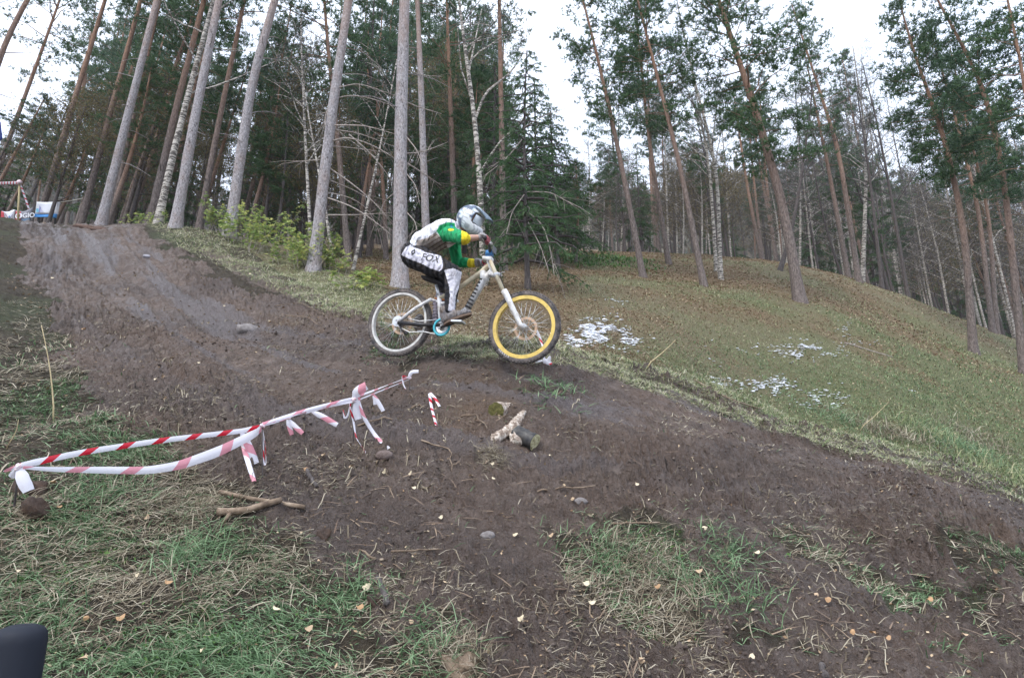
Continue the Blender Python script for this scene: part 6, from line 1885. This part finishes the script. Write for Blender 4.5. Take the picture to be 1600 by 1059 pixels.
# pegs that carry the tape
def peg(px, py, d, foot, r, label):
    T = unp(px, py, d); B = hit(*foot)
    B = B * .35 + np.array([T[0], T[1], gz(T[0], T[1])]) * .65; B[2] = gz(B[0], B[1])
    mb = MB().tube([B - [0, 0, .1], B, B * .5 + T * .5, T + (T - B) / np.linalg.norm(T - B) * .01], [r, r, r * .9, r * .8], 7)
    thing_mesh('peg', mb, M_dark, label, 'peg')
peg(29, 731, k1, (34, 775), .006, 'thin wooden peg under the leftmost tape knot')
peg(410, 667, k2, (425, 735), .005, 'thin wooden peg under the middle tape knot')
peg(554, 628, k3, (556, 680), .004, 'thin wooden peg under the bunched tape with long tails')
peg(640, 592, k4, (642, 612), .004, 'thin wooden peg at the upper end of the tape')
# loose pieces
def scrap(lines, loc, label, cat='tape'):
    r_ = empty('tape_scrap', tuple(hit(*loc)), label, cat)
    for pts, w, pale in lines:
        P = line3([(x, y, dep(x, y) - l) for x, y, l in pts], 12)
        tape_part('strand', P, w, M_tape2 if pale else M_tape, r_, twist=np.linspace(0, .6, 12), start=rg.uniform(0, .2), curl=.2)
    return r_
scrap([([(671, 615, .05), (674, 635, .04), (682, 665, .02)], .022, False), ([(672, 614, .05), (680, 622, .04), (687, 635, .03)], .022, False)], (678, 650), 'short torn loop of red and white tape lying on the mound face')
dfr = 5.75
sc = empty('tape_scrap', tuple(hit(850, 600)), 'dirty scrap of red and white tape under the front wheel', 'tape')
for pts, w in (([(822, 571, dfr), (835, 566, dfr), (848, 563, dfr)], .03), ([(848, 563, dfr), (856, 565, dfr), (862, 568, dfr)], .05), ([(838, 515, dfr + .3), (845, 530, dfr + .3), (851, 552, dfr + .15), (850, 562, dfr)], .022), ([(855, 570, dfr), (858, 560, dfr), (860, 556, dfr)], .04)):
    tape_part('strand', line3(pts, 10), w, M_tape, sc, twist=np.linspace(0, 1.2, 10), start=rg.uniform(0, .2), curl=.2)
part('knot', MB().tube(line3([(848, 564, dfr), (850, 575, dfr + .05), (852, 588, dfr + .08)], 8), np.array([.012, .02, .03, .034, .034, .03, .02, .01]), 8), flat('muddy_cloth', (.36, .31, .28), .8, dirt=.8), sc)

# ---- shrubs with yellow-green leaves
def shrub(px, py, base, h, w, n, label, seed, nleaf=26):
    rng = np.random.default_rng(seed)
    if base: P0 = unp(px, py, base); B = np.array([P0[0], P0[1], gz(P0[0], P0[1])])
    else: B = hit(px, py)
    root = empty('leafy_shrub', tuple(B), label, 'shrub', 'yellow-green shrubs along the left shoulder')
    mb = MB(); C = []; n = int(n * 1.35); nleaf = int(nleaf * 1.25)
    for k in range(n):
        b0 = B + np.array([rng.uniform(-w, w), rng.uniform(-w, w) * .6, 0]); b0[2] = gz(b0[0], b0[1])
        hh_ = .85 * h * rng.uniform(.55, 1.1); d = np.array([rng.normal(0, .22), rng.normal(0, .22), 1.0])
        t = np.linspace(0, 1, 6)[:, None]; P = b0 + d * hh_ * t + np.array([rng.normal(0, .1), rng.normal(0, .1), 0]) * t ** 2
        mb.tube(P, np.linspace(.006, .002, 6), 4, cap=False)
        m = nleaf; tt = rng.uniform(.3, 1, m); ix = tt * 5; i0 = np.minimum(ix.astype(int), 4)
        c = P[i0] + (P[i0 + 1] - P[i0]) * (ix - i0)[:, None]
        C.append(c + rng.normal(0, .085, (m, 3)) * (1.3 - tt[:, None]))
    part('stems', mb, M_twig, root)
    C = np.concatenate(C); nL = len(C); a = rng.uniform(0, 6.283, nL)
    # five-pointed leaves: three overlapping rhombs each
    V = []; F = []
    u = np.stack([np.cos(a), np.sin(a), rng.normal(-.25, .3, nL)], 1); v = np.cross(u, np.stack([rng.normal(0, .4, nL), rng.normal(0, .4, nL) - .5, np.ones(nL)], 1)); u /= np.linalg.norm(u, axis=1)[:, None]; v /= np.linalg.norm(v, axis=1)[:, None]
    s = rng.uniform(.045, .085, (nL, 1))
    ang = [0, .75, -.75, 1.6, -1.6]; ln = [1.25, 1.0, 1.0, .75, .75]
    outl = []
    for g_, l_ in sorted(zip(ang, ln)):
        outl.append((g_ - .33, .45)); outl.append((g_, l_))
    outl.append((1.9, .42))
    K_ = len(outl)
    Vv = [C[:, None]] + [(C + s * r_ * (u * math.cos(g_) + v * math.sin(g_)))[:, None] for g_, r_ in outl]
    Vv = np.concatenate(Vv, 1).reshape(-1, 3) - B
    b = np.arange(nL)[:, None] * (K_ + 1)
    Ff = np.concatenate([b + [0, 1 + i, 2 + i] for i in range(K_ - 1)])
    link('foliage', mesh_np('foliage', Vv, Ff), M_shrub, root)
M_shrub = foliage_mat('shrub_leaves', [(0.2, (0.13, 0.20, 0.055)), (0.42, (0.28, 0.38, 0.12)), (0.62, (0.44, 0.50, 0.17)), (0.88, (0.62, 0.54, 0.16))], .4, 1.6, .55)
shrub(335, 362, None, 1.0, .25, 7, 'small leafy shrub left of the pale pine on the shoulder', 1)
shrub(385, 385, None, 1.15, .5, 13, 'yellow-green shrub right beside the pale pine on the shoulder', 2)
shrub(425, 398, None, 1.25, .55, 15, 'tallest yellow-green shrub in the middle of the shrub row', 3)
shrub(465, 415, None, .95, .5, 13, 'yellow-green shrub just left of the grey pine with dead branches', 4)
shrub(500, 420, None, 1.15, .35, 9, 'leafy shrub climbing in front of the grey pine with dead branches', 5)
shrub(528, 425, None, .6, .35, 5, 'yellow-leaved shrub right of the grey pine with dead branches', 6)
shrub(574, 452, None, .42, .4, 7, 'low yellow-green shrub behind the rear wheel', 7)
shrub(230, 352, 17, .45, .6, 7, 'low yellowish plant at the crest beside the leaning birch', 8, 16)
shrub(85, 352, 22, .6, 1.0, 9, 'low olive plants under the white board', 9, 18)
# green undergrowth on the hillside top and gully plants
tuft_specs = [(905, 402, 300, .22, 'low dark green brush at the left end of the hillside crest'), (960, 400, 260, .2, 'low green brush along the hillside crest')]
for x, y, n, L, lb in tuft_specs:
    o = tuft(x, y + 4, n * 3, L, .05, M_clover, lb, 'brush', 'brush', spread=1.0)
for (x, y, n, L, sp, mat, lb) in ((1400, 680, 500, .30, .28, M_dry, 'brown dead stalks in the gully at right'), (1440, 672, 420, .30, .28, M_mix, 'grey-green weeds in the gully at right'), (1500, 700, 500, .30, .35, M_gr, 'green weeds in the gully near the right edge'), (1570, 740, 500, .32, .35, M_mix, 'pale weeds growing by the mound at the right edge'), (1300, 648, 380, .20, .3, M_gr, 'low green weeds beyond the mound lip'), (865, 600, 160, .12, .12, M_gr, 'green tuft below the front wheel'), (1535, 690, 300, .30, .3, M_dry, 'bleached stalks in the gully near the right edge')):
    tuft(x, y, n, L, .008, mat, lb, 'weeds', 'weeds', spread=sp)

# ---- start area at the far left: board, banners, pole and tape
def quad_grid(c4, n, m, sag=0.0, billow=0.0):
    a, b_, c_, d_ = [np.array(x) for x in c4]; V = []
    for i in range(n + 1):
        for j in range(m + 1):
            u, v = i / n, j / m
            p = (a * (1 - u) + b_ * u) * (1 - v) + (d_ * (1 - u) + c_ * u) * v
            p = p + np.array([0, billow * math.sin(u * 5 + v * 2), -sag * math.sin(u * math.pi) * (1 - v * .4)])
            V.append(p)
    F = [(i * (m + 1) + j, (i + 1) * (m + 1) + j, (i + 1) * (m + 1) + j + 1, i * (m + 1) + j + 1) for i in range(n) for j in range(m)]
    return np.array(V), F
D1 = 21.0
def pan(name, root, c4, mat, **k):
    V, F = quad_grid([unp(x, y, d) for x, y, d in c4], 12, 6, **k)
    o = part(name, MB().add(V, F), mat, root); o.modifiers.new('t', 'SOLIDIFY').thickness = .01; return o
board = empty('sponsor_board', tuple(unp(75, 352, D1)), 'white board with a blue bottom stripe on the left crest', 'board')
M_bw = flat('board_white', (.80, .81, .86), .5); M_bb = flat('board_blue', (.06, .28, .66), .5); M_post = flat('dark_post', (.05, .045, .04), .8)
pan('panel', board, [(57.5, 315.5, D1), (94.5, 316, D1), (90.5, 335, D1), (54.5, 334, D1)], M_bw, billow=.02)
pan('blue_stripe', board, [(54.5, 334, D1 - .005), (90.5, 335, D1 - .005), (88, 340.5, D1 - .01), (53, 339, D1 - .01)], M_bb, billow=.02)
for x in (60, 86):
    part('leg', MB().tube([unp(x, 338, D1 + .06), unp(x, 356, D1 + .06)], [.035, .035], 8), M_post, board)
# small printed figure and a hint of a line of print
for pts, mt in (([(62, 321), (64, 325), (63, 331), (60, 333)], (.30, .32, .62)), ([(56.5, 326), (60, 325.5), (61, 331), (56.5, 332)], (.25, .62, .80)), ([(63, 326), (68, 331), (68.5, 332), (62, 332)], (.62, .62, .80))):
    V = np.array([unp(x, y, D1 - .035) for x, y in pts]); part('print', MB().add(V, [(0, 1, 2, 3)]), flat('print_ink', mt, .6), board, smooth=False)
banner = empty('grey_banner', tuple(unp(38, 352, D1)), 'sagging grey banner with red square and OGIO lettering', 'banner')
M_bgrey = flat('banner_grey', (.25, .25, .29), .6); M_bred = flat('banner_red', (.58, .08, .10), .6)
pan('cloth', banner, [(24, 328, D1 + .1), (53, 324.5, D1 + .1), (47, 346, D1 + .1), (24, 347, D1 + .1)], M_bgrey, sag=.08, billow=.03)
pan('red_square', banner, [(25, 330, D1 + .05), (33, 331, D1 + .05), (32, 345, D1 + .05), (24.5, 345, D1 + .05)], M_bred)
pan('lower_band', banner, [(33, 342, D1 + .045), (47.5, 341, D1 + .045), (46, 345.5, D1 + .045), (33, 346, D1 + .045)], flat('banner_blue_grey', (.22, .34, .50), .6), billow=.01)
def put_text(s, px, py, d, size, mat, root, rot=0.0, off=.02):
    cu = bpy.data.curves.new('t', 'FONT'); cu.body = s; cu.size = size; cu.align_x = 'CENTER'; cu.align_y = 'CENTER'; cu.offset = size * off; cu.extrude = .004
    o = bpy.data.objects.new('t', cu); COL.objects.link(o)
    me = bpy.data.meshes.new_from_object(o.evaluated_get(bpy.context.evaluated_depsgraph_get())).copy(); bpy.data.objects.remove(o)
    me.name = 'lettering'; me.materials.clear()
    l = link('lettering', me, mat, root); p = unp(px, py, d)
    l.location = Vector(p) - root.location; l.rotation_euler = (math.radians(90) + PITCH * .3, rot, 0); return l
put_text('OGIO', 40.5, 337, D1 - .02, .22, M_bw, banner, rot=-.05)
put_text('O', 28.7, 338, D1 - .02, .27, M_bw, banner)
ban2 = empty('white_banner', tuple(unp(14, 352, D1)), 'white banner with red left edge hanging beside the tape pole', 'banner')
pan('cloth', ban2, [(3, 329.5, D1 + .1), (24.5, 328, D1 + .1), (21.5, 346, D1 + .1), (7, 347, D1 + .1)], M_bw, sag=.04, billow=.03)
pan('red_edge', ban2, [(2, 330, D1 + .05), (6, 331, D1 + .05), (7, 346, D1 + .05), (1, 344, D1 + .05)], M_bred)
for pts, mt in (([(7, 333.5), (9, 334.5), (14, 342), (12.5, 342)], (.30, .20, .25)), ([(20, 334.5), (21, 335), (15, 342.5), (13.5, 341)], (.30, .30, .42)), ([(13, 338), (15, 336.5), (16, 342), (13.5, 343)], (.12, .25, .45))):
    V = np.array([unp(x, y, D1 + .03) for x, y in pts]); part('print', MB().add(V, [(0, 1, 2, 3)]), flat('print_ink', mt, .6), ban2, smooth=False)
pole = thing_mesh('wooden_pole', MB().tube([unp(27.8, 358, D1 - .3), unp(28.6, 330, D1 - .3), unp(31, 284, D1 - .3)], [.035, .032, .028], 8), flat('yellow_pole', (.45, .37, .20), .8), 'thin yellowish pole standing between the two banners', 'pole')
tp = empty('barrier_tape', tuple(unp(31, 284, D1 - .3)), 'thin striped tape tied to the top of the yellowish pole', 'tape')
tape_part('strand', line3([(31, 285.5, D1 - .3), (0, 286.5, D1 + .2), (-40, 288, D1 + .8)], 20), .09, M_tape, tp)
tape_part('strand', line3([(31, 286, D1 - .3), (38, 305, D1 - .25), (45, 326, D1 - .2)], 12), .05, M_tape, tp)
part('knot', MB().tube([unp(29, 283, D1 - .33), unp(32, 287, D1 - .33)], [.07, .08], 8), M_tapeknot, tp)
# guy line of the board and a dark blue feather flag cut by the left edge
gl_ = thing_mesh('guy_rope', MB().tube(line3([(94.5, 316, D1), (110, 314, D1 - .5), (129, 310, D1 - 1.2)], 6), .010, 5), flat('pale_rope', (.42, .40, .34), .8), 'pale guy rope running from the white board to a pine', 'rope')
fl = empty('feather_flag', tuple(unp(-6, 352, D1)), 'dark blue feather flag cut by the left edge of the picture', 'flag')
part('pole', MB().tube([unp(-6, 356, D1), unp(-5, 180, D1)], [.03, .015], 6), M_post, fl)
pan('cloth', fl, [(-5, 182, D1), (2, 192, D1), (3.5, 216, D1), (-5, 232, D1)], flat('flag_blue', (.02, .05, .25), .6), billow=.02)
# earth heap on the crest
stone(140, 357, .16, 'low heap of red-brown earth on the left crest', 'earth_heap', ((.07, .04, .03), (.16, .10, .075)), (2.6, 1.0, .7))

# ---- dark padded post rising into the lower left corner, close to the photographer
def corner_post():
    T = unp(33, 990, 0.95)
    c = np.array([T[0], T[1], 0]); ztop = T[2] + .012
    R = .0345; prof = [(0, 0), (R * .5, 0), (R * .8, -.004), (R * .95, -.011), (R, -.022), (R, -.25), (R * 1.0, -.40)]
    n = 36; root = empty('padded_post', (c[0], c[1], gz(c[0], c[1])), 'dark blue-black padded post with a rounded top in the bottom left corner', 'post')
    V = []; F = []
    for r_, z in prof:
        for j in range(n):
            a = 2 * math.pi * j / n; V.append([c[0] + max(r_, .0004) * math.cos(a), c[1] + max(r_, .0004) * math.sin(a), ztop + z])
    for i in range(len(prof) - 1):
        for j in range(n): F.append((i * n + j, (i + 1) * n + j, (i + 1) * n + (j + 1) % n, i * n + (j + 1) % n))
    part('padding', MB().add(V, F), flat('navy_foam', (.012, .015, .024), .7, spec=.3), root)
    part('stem', MB().tube([(c[0], c[1], ztop - .40), (c[0], c[1], gz(c[0], c[1]) - .05)], [.014, .014], 12), M_black, root)
corner_post()
# ---- thin autumn air
zs = gh[np.broadcast_to(RR[:, None] < 331, gh.shape)]
z0, z1 = float(min(gh.min(), HV[:, 2].min())) - 1.0, float(max(HV[:, 2].max() + 14, 45))
hb_ = MB().box(np.array([0, 0, (z0 + z1) / 2]), 1040, 760, z1 - z0)
hm = bpy.data.materials.new('haze_air'); hm.use_nodes = True
ht = hm.node_tree
for n_ in list(ht.nodes):
    if n_.type != 'OUTPUT_MATERIAL': ht.nodes.remove(n_)
pv = ht.nodes.new('ShaderNodeVolumePrincipled'); pv.inputs['Density'].default_value = HAZE
pv.inputs['Color'].default_value = (.86, .88, .95, 1); pv.inputs['Anisotropy'].default_value = 0.0
ht.links.new(pv.outputs[0], ht.nodes['Material Output'].inputs['Volume'])
tag(link('haze', hb_.mesh('haze', False), hm), kind='stuff')
print('BLADES', nb1, nb2, nb3, nb4, 'MESH TRIS', sum(len(m.polygons) for m in bpy.data.meshes))
